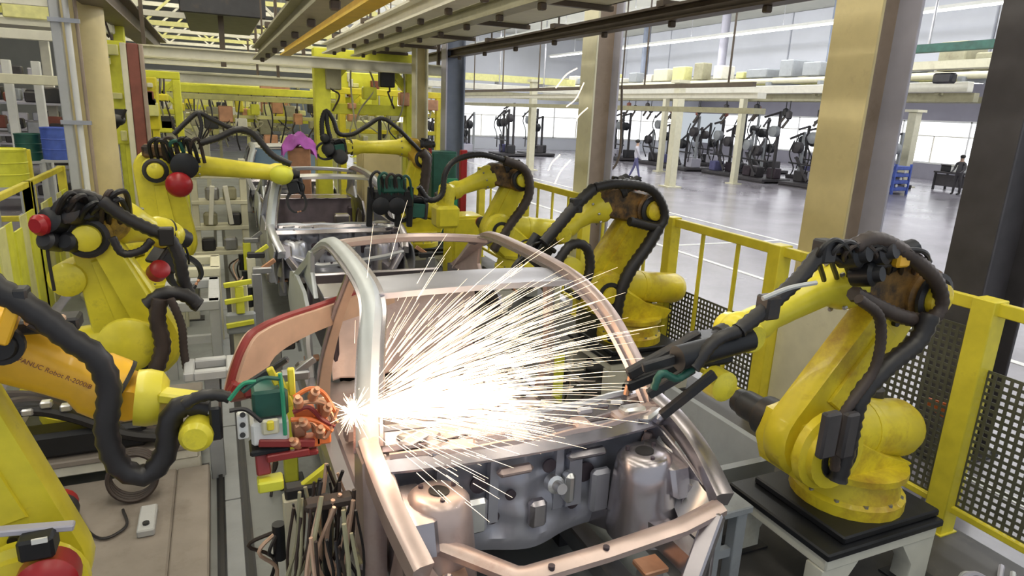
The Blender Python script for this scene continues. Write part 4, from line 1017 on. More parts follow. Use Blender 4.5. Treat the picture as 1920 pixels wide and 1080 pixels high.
A = lambda x, y, z: V((CX + x, CY + 6.12 + y, z))
for (x, y, z, w, h) in ((-.4, .55, .75, .3, .4), (.1, .6, .8, .25, .5), (.42, .9, .75, .3, .4), (-.1, 1.5, .8, .4, .4), (.35, 1.7, .85, .25, .5)):
    MB().box(A(x, y, z), (w, .2, h), ch=.03).build('inner_bracket', 'body_steel' if x > 0 else 'body_dark', car2)
# ---- line tooling: floor conveyor, jigs under each body
def jig(label, y):
    t = thing('welding_jig', label, 'jig', (CX, y, 0), 'jigs under the car bodies')
    for s in (-1, 1):
        MB().bb(CX + s * .55 - .07, CX + s * .55 + .07, y - .8, y + 3.6, .12, .26, ch=.012).build('skid_rail', 'steel', t)
        for yy in (-.6, .5, 1.9, 3.3): MB().bb(CX + s * .55 - .05, CX + s * .55 + .05, y + yy - .05, y + yy + .05, 0, .12).build('skid_foot', 'dark_steel', t)
        for yy in (-.6, 0.1, 1.2, 2.3, 3.2):
            x = CX + s * (.42 if yy < 0 else .72)
            MB().bb(x - .05, x + .05, y + yy - .05, y + yy + .05, .26, .46 if yy >= 0 else .64, ch=.008).build('support_post', 'steel', t)
            MB().box((x, y + yy, .47 if yy >= 0 else .65), (.14, .12, .03), ch=.006).build('support_pad', 'copper', t)
    for yy in (-.6, .5, 1.9, 3.3): MB().bb(CX - .6, CX + .6, y + yy - .05, y + yy + .05, .14, .24, ch=.01).build('cross_tie', 'dark_steel', t)
    return t
jig('steel skid carrying the nearest car body', CY)
jig('steel skid carrying the second car body', CY + 6.12)
jig('steel skid carrying the farthest car body', CY + 12.2)
def clamp_post(label, x, y, h, s, seed):
    r = random.Random(seed)
    t = thing('clamp_unit', label, 'clamp', (x, y, 0), 'clamp units beside the bodies')
    MB().bb(x - .09, x + .09, y - .09, y + .09, 0, .04, ch=.006).build('foot', 'dark_steel', t)
    MB().bb(x - .05, x + .05, y - .05, y + .05, .04, h, ch=.008).build('riser', ('steel', 'cream_pale', 'lime_yellow')[seed % 3], t)
    MB().box((x + s * .06, y, h + .03), (.2, .09, .07), ch=.012).build('clamp_head', ('steel', 'dark_steel')[seed % 2], t)
    MB().bar((x, y, h), (x + s * .2, y, h + .14), .04, .05, ch=.006).build('clamp_arm', ('copper', 'lime_yellow', 'steel')[seed % 3], t)
    MB().lathe((x - s * .08, y, h - .16), (0, 0, -1), [(0, .035), (.22, .035), (.23, .015)], 12).build('air_cylinder', 'black_plate', t)
    for k in range(3):
        MB().tube([(x - s * .08, y, h - .2), (x - s * (.14 + .05 * k), y + r.uniform(-.1, .1), h * .6), (x - s * .1, y + r.uniform(-.12, .12), .25), (x - s * .16, y + r.uniform(-.2, .2), .03)], .011, n=6, sub=5).build('air_hose', ('hose_black', 'tan_copper', 'hose_brown')[k], t)
k = 0
for (x, y, h, s, l) in ((.30, 2.05, .62, 1, 'clamp unit with loose hoses at the front left of the nearest body'), (.26, 3.4, .70, 1, 'clamp unit left of the nearest body, below the green gun box'),
                     (.36, 4.7, .85, 1, 'clamp unit below the copper gun arm, left of the nearest body'), (.34, 5.5, .8, 1, 'clamp unit at the rear left of the nearest body'),
                     (2.5, 3.4, .8, -1, 'clamp unit on the right of the nearest body near its windscreen pillar'), (2.52, 4.6, .85, -1, 'clamp unit at the right rear of the nearest body'),
                     (.32, 7.6, .95, 1, 'clamp unit left of the gap between the two bodies'), (.3, 8.4, .95, 1, 'clamp unit at the front left of the second body'), (.3, 9.6, .9, 1, 'clamp unit left of the second body, under the level forearm'), (2.5, 8.2, .9, -1, 'clamp unit at the front right of the second body')):
    clamp_post(l, x, y, h, s, k); k += 1
t = thing('hose_bundle', 'tangle of tan and brown hoses hanging beside the front left of the car', 'hoses', (.35, 2.7, 0)); t['kind'] = 'thing'
MB().box((.37, 2.76, 1.03), (.22, .08, .045), ch=.012).build('manifold', 'hose_brown', t)
MB().bb(.34, .38, 2.78, 2.82, 0, 1.04).build('manifold_post', 'dark_steel', t)
r = random.Random(3)
for k in range(44):
    x = .32 + r.uniform(-.1, .16); y = 2.72 + r.uniform(-.25, .3); z = r.uniform(.92, 1.12)
    MB().tube([(x, y, z), (x + r.uniform(-.08, .06), y + r.uniform(-.08, .08), z - .3), (x + r.uniform(-.12, .08), y + r.uniform(-.12, .1), z - .6), (x + r.uniform(-.15, .1), y + r.uniform(-.15, .1), .02)], r.uniform(.006, .011), n=6, sub=5).build('hose', ('tan_copper', 'hose_brown', 'tray_olive', 'hose_black')[k % 4], t)

# ================================================================== FLOOR LEVEL THINGS ON THE LEFT
t = thing('robot_plinth', 'low tan steel plinth at lower left carrying the near lettered robot', 'plinth', (-1.2, 3.3, 0))
MB().bb(-2.4, -.42, 1.6, 4.98, 0, .13, ch=.012).build('top_plate', 'plinth', t)
MB().bb(-.418, -.20, 1.6, 4.98, 0, .125, ch=.01).build('edge_step', 'plinth', t)
MB().box((-.56, 4.3, .155), (.10, .3, .05), ch=.008).build('hold_down', 'grey_light', t)
MB().lathe((-.56, 4.22, .18), (0, 0, 1), [(0, .02), (.015, .02)], 8).build('bolt', 'dark_steel', t)
for x, l in ((-.13, 'black floor guide rail along the edge of the tan plinth'), (.03, 'black floor guide rail nearer the car, parallel to the plinth rail')):
    t = thing('guide_rail', l, 'rail', (x, 1, 0), 'floor guide rails')
    MB().bb(x - .014, x + .014, 1.0, 16, 0, .035).build('rail', 'black_rubber', t)
    MB().bb(x - .03, x + .03, 1.0, 16, 0, .008).build('rail_foot', 'dark_steel', t)
t = thing('floor_duct', 'flat grey duct cover between the two floor guide rails', 'duct cover', (-.05, 1, 0))
for k in range(12): MB().bb(-.105, .0, 1.0 + 1.2 * k, 2.185 + 1.2 * k, .006, .022, ch=.004).build('plate', 'grey_paint', t)
def bench(label, x0, x1, y0, y1, z, m='cream_pale'):
    t = thing('steel_bench', label, 'bench', ((x0 + x1) / 2, (y0 + y1) / 2, 0))
    MB().bb(x0, x1, y0, y1, z - .05, z, ch=.008).build('bench_top', m, t)
    for x in (x0 + .06, x1 - .06):
        for y in (y0 + .06, y1 - .06): MB().bb(x - .04, x + .04, y - .04, y + .04, 0, z - .05, ch=.005).build('leg', m, t)
    MB().bb(x0 + .05, x1 - .05, y0 + .04, y0 + .08, z * .35, z * .35 + .06).build('stretcher', m, t)
    return t
t = thing('dress_pack', 'heap of black cable dress packs under the lettered forearm', 'cables', (-1.1, 5.1, .3))
for k in range(7):
    y = 5.04 + .03 * k
    MB().tube([(-1.6, y, .62 + .03 * k), (-1.3, y, .70 + .02 * (k % 3)), (-1.05, y, .62), (-.75, y, .44 + .01 * k), (-.5, y, .36 + .01 * k)], .04, n=8).build('cable', ('black_rubber', 'hose_black', 'hose_brown')[k % 3], t)
MB().bb(-1.6, -.6, 5.04, 5.26, .31, .50, ch=.03).build('cable_trough', 'black_plate', t)
for k in range(5): MB().box((-1.5 + .11 * k, 5.02, .70 + .04 * (k % 2)), (.07, .06, .05), ch=.01).build('connector', 'steel_bright', t)
t = thing('cable_coil', 'brown cable coil lying behind the black hose loop on the tan plinth', 'cable', (-.66, 4.6, .14))
for k in range(4):
    MB().tube([V((-.66 + .15 * math.cos(a), 4.62 + .03 * k + .04 * math.sin(a), .30 + .15 * math.sin(a))) for a in [PI * 2 * j / 14 for j in range(15)]], .014, n=6, sub=3).build('loop', 'hose_brown', t)
t = thing('loose_cable', 'thin black cable lying in a curve on the tan plinth', 'cable', (-.8, 4.2, .14))
MB().tube([(-1.0, 4.6, .15), (-.88, 4.3, .145), (-.78, 4.2, .145), (-.68, 4.3, .145), (-.72, 4.5, .145)], .009, n=6).build('cable', 'hose_black', t)
MB().tube([(-1.05, 4.5, .15), (-.95, 4.1, .145), (-1.0, 3.9, .145)], .009, n=6).build('cable', 'hose_black', t)
# grey frame tables behind the middle left robot
def frame_stand(label, x0, x1, y0, y1, z, m):
    t = thing('jig_stand', label, 'stand', ((x0 + x1) / 2, (y0 + y1) / 2, 0))
    for x in (x0, x1):
        for y in (y0, y1): MB().bb(x - .05, x + .05, y - .05, y + .05, 0, z, ch=.006).build('leg', m, t)
    MB().bb(x0 - .05, x1 + .05, y0 - .06, y0 + .06, z - .1, z, ch=.008).build('top_beam', m, t)
    MB().bb(x0 - .05, x1 + .05, y1 - .06, y1 + .06, z - .1, z, ch=.008).build('top_beam', m, t)
    for x in (x0, x1): MB().bb(x - .055, x + .055, y0, y1, z - .1, z, ch=.008).build('side_beam', m, t)
    MB().bb(x0, x1, y0 - .03, y0 + .03, z * .45, z * .45 + .08).build('stretcher', m, t)
    return t
frame_stand('grey steel frame stand right of the middle left robot', -.55, -.12, 7.1, 8.0, .82, 'grey_light')
frame_stand('second grey frame stand, in front of the rear left robot', -.5, -.1, 8.2, 8.85, .9, 'cream_pale')
t = thing('tool_bracket', 'pale grey slotted bracket block lying by the copper gun arm', 'bracket', (-.08, 4.9, 0))
p = at(395, 690, Y=5.0)
t.location = (p.x, 5.0, 0)
MB().bb(p.x - .05, p.x + .05, 4.95, 5.05, 0, p.z - .04, ch=.006).build('stand', 'grey_paint', t)
for dx in (-.14, .14): MB().box((p.x + dx, 5.0, p.z), (.07, .3, .07), ch=.01).build('side', 'grey_light', t)
for dy in (-.12, .12): MB().box((p.x, 5.0 + dy, p.z), (.22, .07, .07), ch=.01).build('bar', 'grey_light', t)
t = thing('valve_stand', 'cream valve stand with yellow tap levers left of the second car', 'stand', (.12, 7.0, 0))
MB().bb(.04, .2, 6.92, 7.08, 0, 1.0, ch=.01).build('column', 'cream_pale', t)
MB().bb(-.02, .26, 6.86, 6.95, .5, .72, ch=.02).build('valve_block', 'grey_paint', t)
for z in (.6, .85, 1.02): MB().bar((-.02, 6.85, z), (.24, 6.85, z + .03), .04, .05, ch=.006).build('lever', 'lime_yellow', t)
MB().bb(.08, .16, 6.84, 6.9, .72, 1.0, ch=.01).build('handle', 'lime_yellow', t)
t = thing('pallet_rack', 'cream slotted tool rack behind the level forearm of the rear left robot', 'rack', (-.1, 11.4, 0))
for x in (-.35, .35): MB().bb(x - .05, x + .05, 11.2, 11.3, 0, 1.9, ch=.006).build('upright', 'cream_pale', t)
for z in (.4, .8, 1.2, 1.6): MB().bb(-.4, .4, 11.18, 11.55, z, z + .06, ch=.006).build('shelf', 'cream_pale', t)
for k, (x, z) in enumerate(((-.2, .46), (.12, .46), (-.15, .86), (.2, .86), (-.1, 1.26), (.15, 1.26), (.0, 1.66))):
    MB().box((x, 11.3, z + .1), (.2, .2, .2), ch=.03).build('tool_block', ('dark_steel', 'steel', 'tray_olive')[k % 3], t)
for x in (-.15, .15): MB().bar((x * .6, 11.1, 1.5), (x, 11.1, .9), .07, .05, ch=.008).build('strut', 'off_white', t)
# car-side tray under the front right of the sparking car
bench('low grey steel tray stand between the car and the near right-hand pedestal', 2.55, 2.85, 2.6, 3.9, .55, 'grey_paint')
t = thing('steel_trough', 'grey angled steel trough lying behind the near right-hand robot base', 'trough', (3.6, 3.6, 0))
MB().prism([(-.3, 0), (.3, 0), (.42, .42), (.36, .42), (.25, .05), (-.25, .05), (-.36, .42), (-.42, .42)], (3.3, 3.9, 0), (1, 0, 0), (0, 0, 1), 1.3, .0).build('trough', 'grey_paint', t)
MB().bb(2.95, 3.65, 3.2, 3.26, 0, .4).build('end_plate', 'grey_paint', t)
t = thing('floor_hoses', 'pale grey hoses and fittings lying on the floor at lower right', 'hoses', (4.3, 1.9, 0))
for k in range(5):
    y = 1.75 + .07 * k; MB().tube([(3.95, y, .03), (4.15, y + .1 * (k % 2), .05 + .02 * k), (4.35, y - .05, .04), (4.58, y + .05, .03)], .018, n=7).build('hose', ('grey_light', 'lavender_grey', 'hose_black')[k % 3], t)
MB().lathe((4.4, 1.7, .02), (0, 0, 1), [(0, .06), (.06, .06), (.07, .03), (.11, .03)], 14).build('fitting', 'lime_yellow', t)
t = thing('warning_cone', 'small orange marker flag fixed behind the near right fence post', 'marker', (4.75, 2.9, 0))
p = at(1772, 768, X=4.9)
t.location = (4.9, p.y, 0)
MB().bb(4.885, 4.915, p.y - .015, p.y + .015, 0, p.z + .08).build('rod', 'steel', t)
MB().prism([(-.12, -.07), (.12, -.02), (.12, .05), (-.12, .07)], (4.87, p.y, p.z), (0, 1, 0), (0, 0, 1), .02).build('flag', 'orange', t)

# control cabinets on the right beyond the robots
def cabinet(label, x, y, w, d, h, m, door='grey_paint', z=0):
    t = thing('control_cabinet', label, 'cabinet', (x, y, 0))
    MB().bb(x - w / 2, x + w / 2, y - d / 2, y + d / 2, .08 + z, h, ch=.012).build('body', m, t)
    MB().bb(x - w / 2 + .03, x + w / 2 - .03, y - d / 2 - .02, y - d / 2, .12 + z, h - .04, ch=.006).build('door', m, t)
    MB().bb(x + w / 2 - .09, x + w / 2 - .06, y - d / 2 - .05, y - d / 2 - .02, h * .5, h * .62).build('handle', 'dark_steel', t)
    MB().bb(x - w / 2 + .01, x + w / 2 - .01, y - d / 2 + .02, y + d / 2 - .02, 0, .08 + z).build('plinth', 'dark_steel', t)
    return t
p = at(715, 330, Y=12.0)
cabinet('tall pale cream cabinet behind the rear right robot forearm', p.x, 12.2, .72, .5, 2.0, 'cream')
p = at(830, 320, Y=12.3)
cabinet('green control cabinet at the foot of the blue-grey column', p.x, 12.4, .5, .4, 2.0, 'green_dark')
p = at(860, 370, Y=10.2)
cabinet('low bright yellow cabinet behind the brownish-elbowed robot', 3.62, 10.1, .5, .5, 1.15, 'yellow')

# ================================================================== YELLOW FRAMES AND CLUTTER DOWN THE LINE
def portal(label, x0, x1, y, h, m='lime_yellow', w=.16, mid=None, shelf=True, seed=0):
    r = random.Random(seed); t = thing('portal_frame', label, 'frame', ((x0 + x1) / 2, y, 0), 'yellow frames down the line')
    for x in (x0, x1):
        MB().bb(x - w / 2, x + w / 2, y - w / 2, y + w / 2, 0, h, ch=.012).build('post', m, t)
        MB().bb(x - w, x + w, y - w, y + w, 0, .03).build('foot_plate', m, t)
    MB().bb(x0 - w / 2, x1 + w / 2, y - w / 2, y + w / 2, h, h + w, ch=.012).build('header', m, t)
    if mid:
        for z in mid: MB().bb(x0, x1, y - w / 3, y + w / 3, z - w / 3, z + w / 3, ch=.01).build('crossbar', m, t)
    for s, x in ((1, x0), (-1, x1)): MB().bar((x, y, h - .5), (x + s * .45, y, h), w * .6, w * .5, ch=.008).build('knee_brace', m, t)
    if shelf:
        n = max(3, int((x1 - x0) / .3))
        for k in range(n):
            x = x0 + .2 + (x1 - x0 - .4) * k / max(1, n - 1); z = h - r.uniform(.15, .9); s = r.uniform(.14, .32)
            MB().box((x, y - .12, z), (s, .2, s * r.uniform(.7, 1.6)), ch=.02).build('hung_unit', r.choice(['lime_yellow', 'pale_yellow', 'tray_olive', 'dark_steel', 'off_white', 'yellow', 'copper']), t)
            MB().tube([(x, y - .1, h), (x + r.uniform(-.1, .1), y - .2, h - .4), (x + r.uniform(-.2, .2), y - .2, z - .3), (x + r.uniform(-.3, .3), y - .1, z - .6)], .018, n=6, sub=5).build('hanging_hose', r.choice(['hose_black', 'hose_brown', 'tray_olive']), t)
    return t
p0, p1 = at(604, 200, Y=13.75), at(772, 200, Y=13.75)
portal('tall yellow portal frame right of the line with hung units', p0.x, p1.x, 13.75, 3.5, w=.30, mid=(2.7,), seed=1)
p0, p1 = at(278, 150, Y=14.6), at(330, 150, Y=14.6)
portal('narrow yellow portal frame behind the red-brown pipe post', p0.x, p1.x, 14.6, 3.1, w=.14, mid=(2.5, 1.9), seed=2)
p0, p1 = at(185, 150, Y=13.2), at(232, 150, Y=13.2)
portal('tall narrow yellow frame just right of the thick cream column', p0.x, p1.x, 13.2, 4.6, w=.16, mid=(2.2, 3.0, 3.8), seed=4)
portal('wide yellow portal frame across the line beyond the farthest car', -2.0, 4.4, 18.5, 2.9, w=.18, mid=(2.3,), seed=5)
portal('second wide yellow portal frame farther down the line', -3.0, 5.0, 23.5, 3.0, w=.2, mid=(2.5, 1.9), seed=6)
portal('third wide yellow portal frame farther down the line', -4.5, 6.0, 29.5, 3.2, w=.24, mid=(2.6, 2.0), seed=7)
portal('farthest wide yellow portal frame near the back wall', -6.0, 7.0, 37, 3.6, w=.3, mid=(2.9, 2.2), seed=8)
portal('yellow portal frame just beyond the tall right-hand one', 2.65, 4.9, 15.6, 3.0, 'yellow', .14, mid=(2.6, 2.2), seed=9)
portal('low pale yellow portal frame over the farthest car', -1.2, 2.65, 16.9, 2.75, 'pale_yellow', .12, mid=(2.4,), seed=10)
portal('olive portal frame beyond the low pale one', -2.6, 4.6, 20.9, 2.8, 'tray_olive', .16, mid=(2.4, 2.0), seed=12)
portal('pale portal frame farther down the line', -3.6, 5.4, 26.2, 3.1, 'pale_yellow', .2, mid=(2.7, 2.2), seed=13)
portal('deep yellow portal frame before the farthest one', -5.0, 6.4, 33, 3.3, 'yellow', .26, mid=(2.8, 2.3), seed=14)
def truss(label, y, x0, x1, z, h, m):
    t = thing('roof_truss', label, 'truss', (x0, y, z))
    for zz in (z, z + h): MB().bb(x0, x1, y - .06, y + .06, zz - .06, zz + .06).build('chord', m, t)
    n = int((x1 - x0) / h); st = (x1 - x0) / n
    for k in range(n):
        a, b = x0 + st * k, x0 + st * (k + 1)
        MB().bar((a, y, z if k % 2 else z + h), (b, y, z + h if k % 2 else z), .06, .06).build('diagonal', m, t)
    for x in (x0 + .2, x1 - .2): MB().bb(x - .05, x + .05, y - .05, y + .05, z + h, CEIL - .01).build('drop_post', m, t)
for k, (y, l, m) in enumerate(((17.6, 'nearest pale roof truss over the line', 'off_white'), (21.2, 'second pale yellow roof truss over the line', 'pale_yellow'), (24.8, 'third pale roof truss over the line', 'off_white'), (29, 'fourth pale yellow roof truss over the line', 'pale_yellow'), (34, 'farthest pale roof truss over the line', 'off_white'))):
    truss(l, y, -5.5, 4.8, 4.55 + .12 * k, .75, m)
def panel_unit(label, x, y, z0, w, h, m, seed):
    r = random.Random(seed); t = thing('machine_panel', label, 'machine', (x, y, 0), 'machine panels down the line')
    MB().bb(x - w / 2, x + w / 2, y, y + .3, z0, z0 + h, ch=.02).build('housing', m, t)
    for s in (-1, 1): MB().bb(x + s * (w / 2 - .08) - .05, x + s * (w / 2 - .08) + .05, y + .05, y + .25, 0, z0).build('leg', m, t)
    for k in range(6):
        a = x - w / 2 + r.uniform(.1, w - .1); b = z0 + r.uniform(.1, h - .1)
        MB().box((a, y - .05, b), (r.uniform(.08, .22), .1, r.uniform(.06, .25)), ch=.012).build('fitting', r.choice(['dark_steel', 'off_white', 'tray_olive', 'pale_yellow', 'red_brown']), t)
    return t
panel_unit('lime yellow control tower with dark buttons right of the thick cream column', at(210, 150, Y=12.6).x, 12.6, 2.0, .42, 1.6, 'lime_yellow', 1)
panel_unit('bright yellow control panel beside the red-brown pipe post', at(276, 150, Y=13.6).x, 13.6, 2.2, .28, .9, 'yellow', 2)
panel_unit('orange-brown machine housing hung far down the line', at(525, 190, Y=22).x, 22, 2.2, 1.1, 1.1, 'copper', 3)
panel_unit('dark grey machine housing beyond the cross girder, left of the tall portal', at(560, 180, Y=20).x, 19.5, 1.4, .5, 2.0, 'blue_grey', 4)
panel_unit('broad yellow machine unit between the tall portal posts', at(690, 150, Y=16).x, 16, 2.6, 1.4, .9, 'lime_yellow', 5)
panel_unit('pale yellow machine unit low between the tall portal posts', at(700, 200, Y=17).x, 17, 1.6, 1.8, .8, 'pale_yellow', 6)
panel_unit('pale yellow machine unit far down the line at left', at(400, 190, Y=24).x, 24.5, 1.6, 2.2, 1.4, 'pale_yellow', 7)
panel_unit('olive machine unit far down the line at the centre', at(470, 175, Y=27).x, 27.5, 1.8, 2.4, 1.6, 'tray_olive', 8)
panel_unit('pale machine unit farther left beyond the pipe post', at(345, 200, Y=20).x, 20, 1.2, 1.1, 1.2, 'cream_pale', 9)
t = thing('hoist_block', 'black hanging hoist block on a chain beside the thick cream column', 'hoist', (-1.5, 11.2, 3))
p = at(212, 225, Y=11.2); t.location = (p.x, 11.2, p.z)
MB().sphere(p, (.16, .12, .09)).build('block', 'black_rubber', t)
MB().tube(px([(196, 225), (205, 245), (222, 235), (236, 205)], 11.15), .02, n=6).build('hook', 'black_rubber', t)
MB().tube(px([(176, 30), (190, 90), (200, 110)], 11.2), .05, n=6, corr=.08).build('chain', 'black_rubber', t)
MB().cyl(at(190, 90, Y=11.2), (at(190, 90, Y=11.2).x, 11.2, CEIL), .02, n=6).build('chain_fall', 'black_rubber', t)
MB().cyl(p, (p.x, 11.2, CEIL), .008, n=6).build('suspension', 'black_rubber', t)
t = thing('purple_cover', 'purple sheet draped over a fixture beside the farthest car', 'cover', (1.9, 13.4, 0))
p = at(562, 265, Y=13.4); p.x -= .02; t.location = (p.x, 13.4, 0)
MB().sheet(lambda u, v: (p.x + (u - .5) * .62, 13.42 + (v - .5) * .4, p.z + .16 - .9 * ((u - .5) ** 2 + (v - .5) ** 2) + .035 * math.sin(u * 17 + v * 9)), 14, 10, .015).build('sheet', 'purple', t)
MB().bb(p.x - .2, p.x + .2, 13.3, 13.55, 0, p.z - .1, ch=.02).build('fixture', 'copper', t)

# ================================================================== FAR LEFT BAY
def rack(label, x, y, w, h, seed, m='lavender_grey'):
    r = random.Random(seed); t = thing('parts_rack', label, 'rack', (x, y, 0), 'racks in the far left bay')
    for s in (-1, 1):
        for d in (0, .8): MB().bb(x + s * w / 2 - .05, x + s * w / 2 + .05, y + d - .05, y + d + .05, 0, h).build('upright', m, t)
    n = int(h / .75)
    for k in range(n + 1):
        z = .3 + k * .72
        if z > h: break
        MB().bb(x - w / 2, x + w / 2, y - .05, y + .85, z, z + .05).build('shelf', m, t)
        for j in range(int(w / .42)):
            s = r.uniform(.2, .36); xx = x - w / 2 + .25 + j * .42
            MB().box((xx, y + .2, z + .05 + s / 2), (s, s, s), ch=.03).build('part_block', r.choice(['dark_steel', 'grey_paint', 'lavender_grey', 'steel', 'charcoal', 'red_brown']), t)
    return t
rack('grey rack of dark parts at the far left edge', at(40, 220, Y=19).x, 19, 2.6, 3.0, 11)
rack('grey rack of dark parts behind the far left white posts', at(90, 210, Y=21.6).x, 21.6, 2.8, 3.1, 12)
rack('grey rack of parts deepest in the far left bay', at(20, 200, Y=27).x, 27, 5.0, 3.6, 13)
for (x, y, l) in ((20, 18.2, 'slim white post at the far left, nearest the picture edge'), (75, 18.2, 'slim white post at the far left beside the cream column')):
    p = at(x, 180, Y=y); t = thing('bay_post', l, 'post', (p.x, y, 0))
    MB().bb(p.x - .08, p.x + .08, y - .08, y + .08, 0, 3.4, ch=.01).build('post', 'white', t)
    MB().bb(p.x - .16, p.x + .16, y - .16, y + .16, 0, .03).build('foot_plate', 'white', t)
for (z, l, m) in ((3.9, 'pale beam high across the far left bay', 'off_white'), (3.0, 'lower olive beam across the far left bay', 'cream_pale')):
    t = thing('bay_beam', l, 'beam', (-8, 17.5, z))
    MB().bb(-13, -2.6, 17.4, 17.6, z - .1, z + .1, ch=.01).build('beam', m, t)
    for x in (-12, -7, -3): MB().cyl((x, 17.5, z + .1), (x, 17.5, CEIL), .02, n=6).build('drop_rod', 'steel', t)
def drum(label, x, y, z, r, h, m):
    t = thing('drum', label, 'drum', (x, y, z))
    MB().lathe((x, y, z), (0, 0, 1), [(0, r), (h * .33, r), (h * .34, r * 1.04), (h * .36, r), (h * .66, r), (h * .67, r * 1.04), (h * .69, r), (h, r)], 20).build('shell', m, t)
    s_ = thing('drum_stand', 'small pale stand under the ' + label, 'stand', (x, y, 0))
    MB().bb(x - r, x + r, y - r, y + r, z - .05, z).build('stand_top', 'grey_light', s_)
    for sx in (-1, 1):
        for sy in (-1, 1): MB().bb(x + sx * (r - .04) - .03, x + sx * (r - .04) + .03, y + sy * (r - .04) - .03, y + sy * (r - .04) + .03, 0, z - .05).build('leg', 'grey_light', s_)
    MB().lathe((x, y, z + h), (0, 0, 1), [(0, r * 1.03), (.03, r * 1.03), (.03, r * .9), (.015, r * .9)], 20).build('rim', m, t)
p = at(108, 270, Y=16.2); drum('blue drum beside the thick cream column', p.x, 16.2, p.z - .3, .27, .6, 'blue')
p = at(55, 272, Y=16.5); drum('dark green drum left of the blue one', p.x, 16.5, p.z - .3, .24, .5, 'green_dark')
p = at(8, 300, Y=13.0); drum('lime yellow drum at the far left edge', p.x, 13.0, p.z - .4, .3, .55, 'lime_yellow')
t = thing('upper_platform', 'pale yellow clad platform high at the far left', 'platform', (-9, 21, 4.2))
MB().bb(-14, -3.4, 20.5, 24, 4.3, 4.45).build('deck', 'off_white', t)
for k in range(10): MB().bb(-14 + 1.06 * k, -13 + 1.06 * k, 20.4, 20.48, 4.45, 6.2, ch=.02).build('panel', ('pale_yellow', 'off_white', 'lime_yellow')[k % 3], t)
for x in (-13, -8.5, -4): MB().bb(x - .1, x + .1, 22, 22.2, 0, 4.3).build('post', 'off_white', t)

# ================================================================== THE NEXT HALL
def bay_post(label, x, y, h, w=.26, m='cream_pale'):
    t = thing('hall_post', label, 'post', (x, y, 0), 'posts of the machine bay')
    MB().bb(x - w / 2, x + w / 2, y - w / 2, y + w / 2, 0, h, ch=.012).build('shaft', m, t)
    MB().bb(x - w, x + w, y - w, y + w, 0, .05).build('base_plate', m, t)
    MB().bb(x - w * .8, x + w * .8, y - w * .8, y + w * .8, h - .12, h).build('cap_plate', m, t)
HX = 21.7
for y, l in ((18.6, 'cream hall post just left of the broad cream column'), (23.9, 'cream hall post in the middle of the machine bay'), (29.6, 'cream hall post right of the middle column, farther back'), (36, 'farthest cream hall post of the machine bay')):
    bay_post(l, HX, y, 3.975)
bay_post('pale greenish hall post standing forward of the machine bay', 17.4, 22.9, 4.3, .34)
bay_post('pale hall post seen left of the middle column, forward of the machines', 14.2, 30, 4.3, .3)
p = at(1690, 350, z=0)
bay_post('cream hall post right of the broad cream column', p.x, p.y, 3.7, .42)
t = thing('hall_beam', 'long white beam on the posts of the machine bay', 'beam', (HX, 14, 4))
MB().bb(HX - .15, HX + .15, 14, 44, 3.98, 4.3, ch=.02).build('beam', 'off_white', t)
MB().bb(HX + .24, HX + .5, 14, 44, 3.7, 3.98).build('shadow_rail', 'tray_olive', t)
MB().bb(HX + 1.15, HX + 1.45, 14, 44, 3.7, 3.9).build('shadow_rail', 'tray_olive', t)
for k in range(6): MB().bb(HX, HX + 1.4, 15 + 5 * k, 15.15 + 5 * k, 3.9, 3.98).build('rail_tie', 'tray_olive', t)
t = thing('pipe_rack', 'band of pale pipes and ducts above the machine bay', 'pipe rack', (23, 10, 4.6))
for k in range(6): MB().cyl((22.4 + .55 * k, 8, 4.55 + .12 * (k % 3)), (22.4 + .55 * k, 46, 4.55 + .12 * (k % 3)), (.12, .08, .16, .1, .14, .09)[k], n=10).build('pipe', ('cream_pale', 'tray_olive', 'off_white', 'pale_yellow', 'grey_paint', 'tray_olive')[k], t)
for k in range(13): MB().bb(22.1, 25.7, 9 + 2.8 * k, 9.15 + 2.8 * k, 4.35, 4.5).build('bearer', 'grey_paint', t)
for k in range(22):
    r = random.Random(300 + k); y = 12 + 1.45 * k; h = r.uniform(.25, .95); l_ = r.uniform(.5, 1.3)
    MB().bb(22.5, 22.5 + r.uniform(.5, 1.6), y, y + l_, 4.72, 4.72 + h, ch=.04).build('duct_box', r.choice(['cream_pale', 'pale_yellow', 'off_white', 'tray_olive', 'grey_paint', 'off_white']), t)
for k in range(4): MB().cyl((24.5, 15 + 7 * k, 5.2), (24.5, 15 + 7 * k, CEIL), .22, n=14).build('vent_pipe', 'blue_grey' if k % 2 else 'lavender_grey', t)
t = thing('hall_beam', 'dark green beam crossing at the upper right corner', 'beam', (20, 8, 4.9))
MB().bb(19.9, 20.1, 6, 17, 5.05, 5.3, ch=.02).build('beam', 'green_dark', t)
MB().bb(19.95, 20.25, 6, 17, 4.55, 4.8, ch=.02).build('lower_beam', 'cream_pale', t)
for k in range(6):
    MB().cyl((20.1, 6.5 + 2 * k, 5.3), (20.1, 6.5 + 2 * k, CEIL), .04, n=6).build('drop_rod', 'steel', t)
    MB().box((20.1, 7 + 1.7 * k, 4.3), (.3, .6, .3), ch=.05).build('hung_unit', ('dark_steel', 'cream_pale')[k % 2], t)
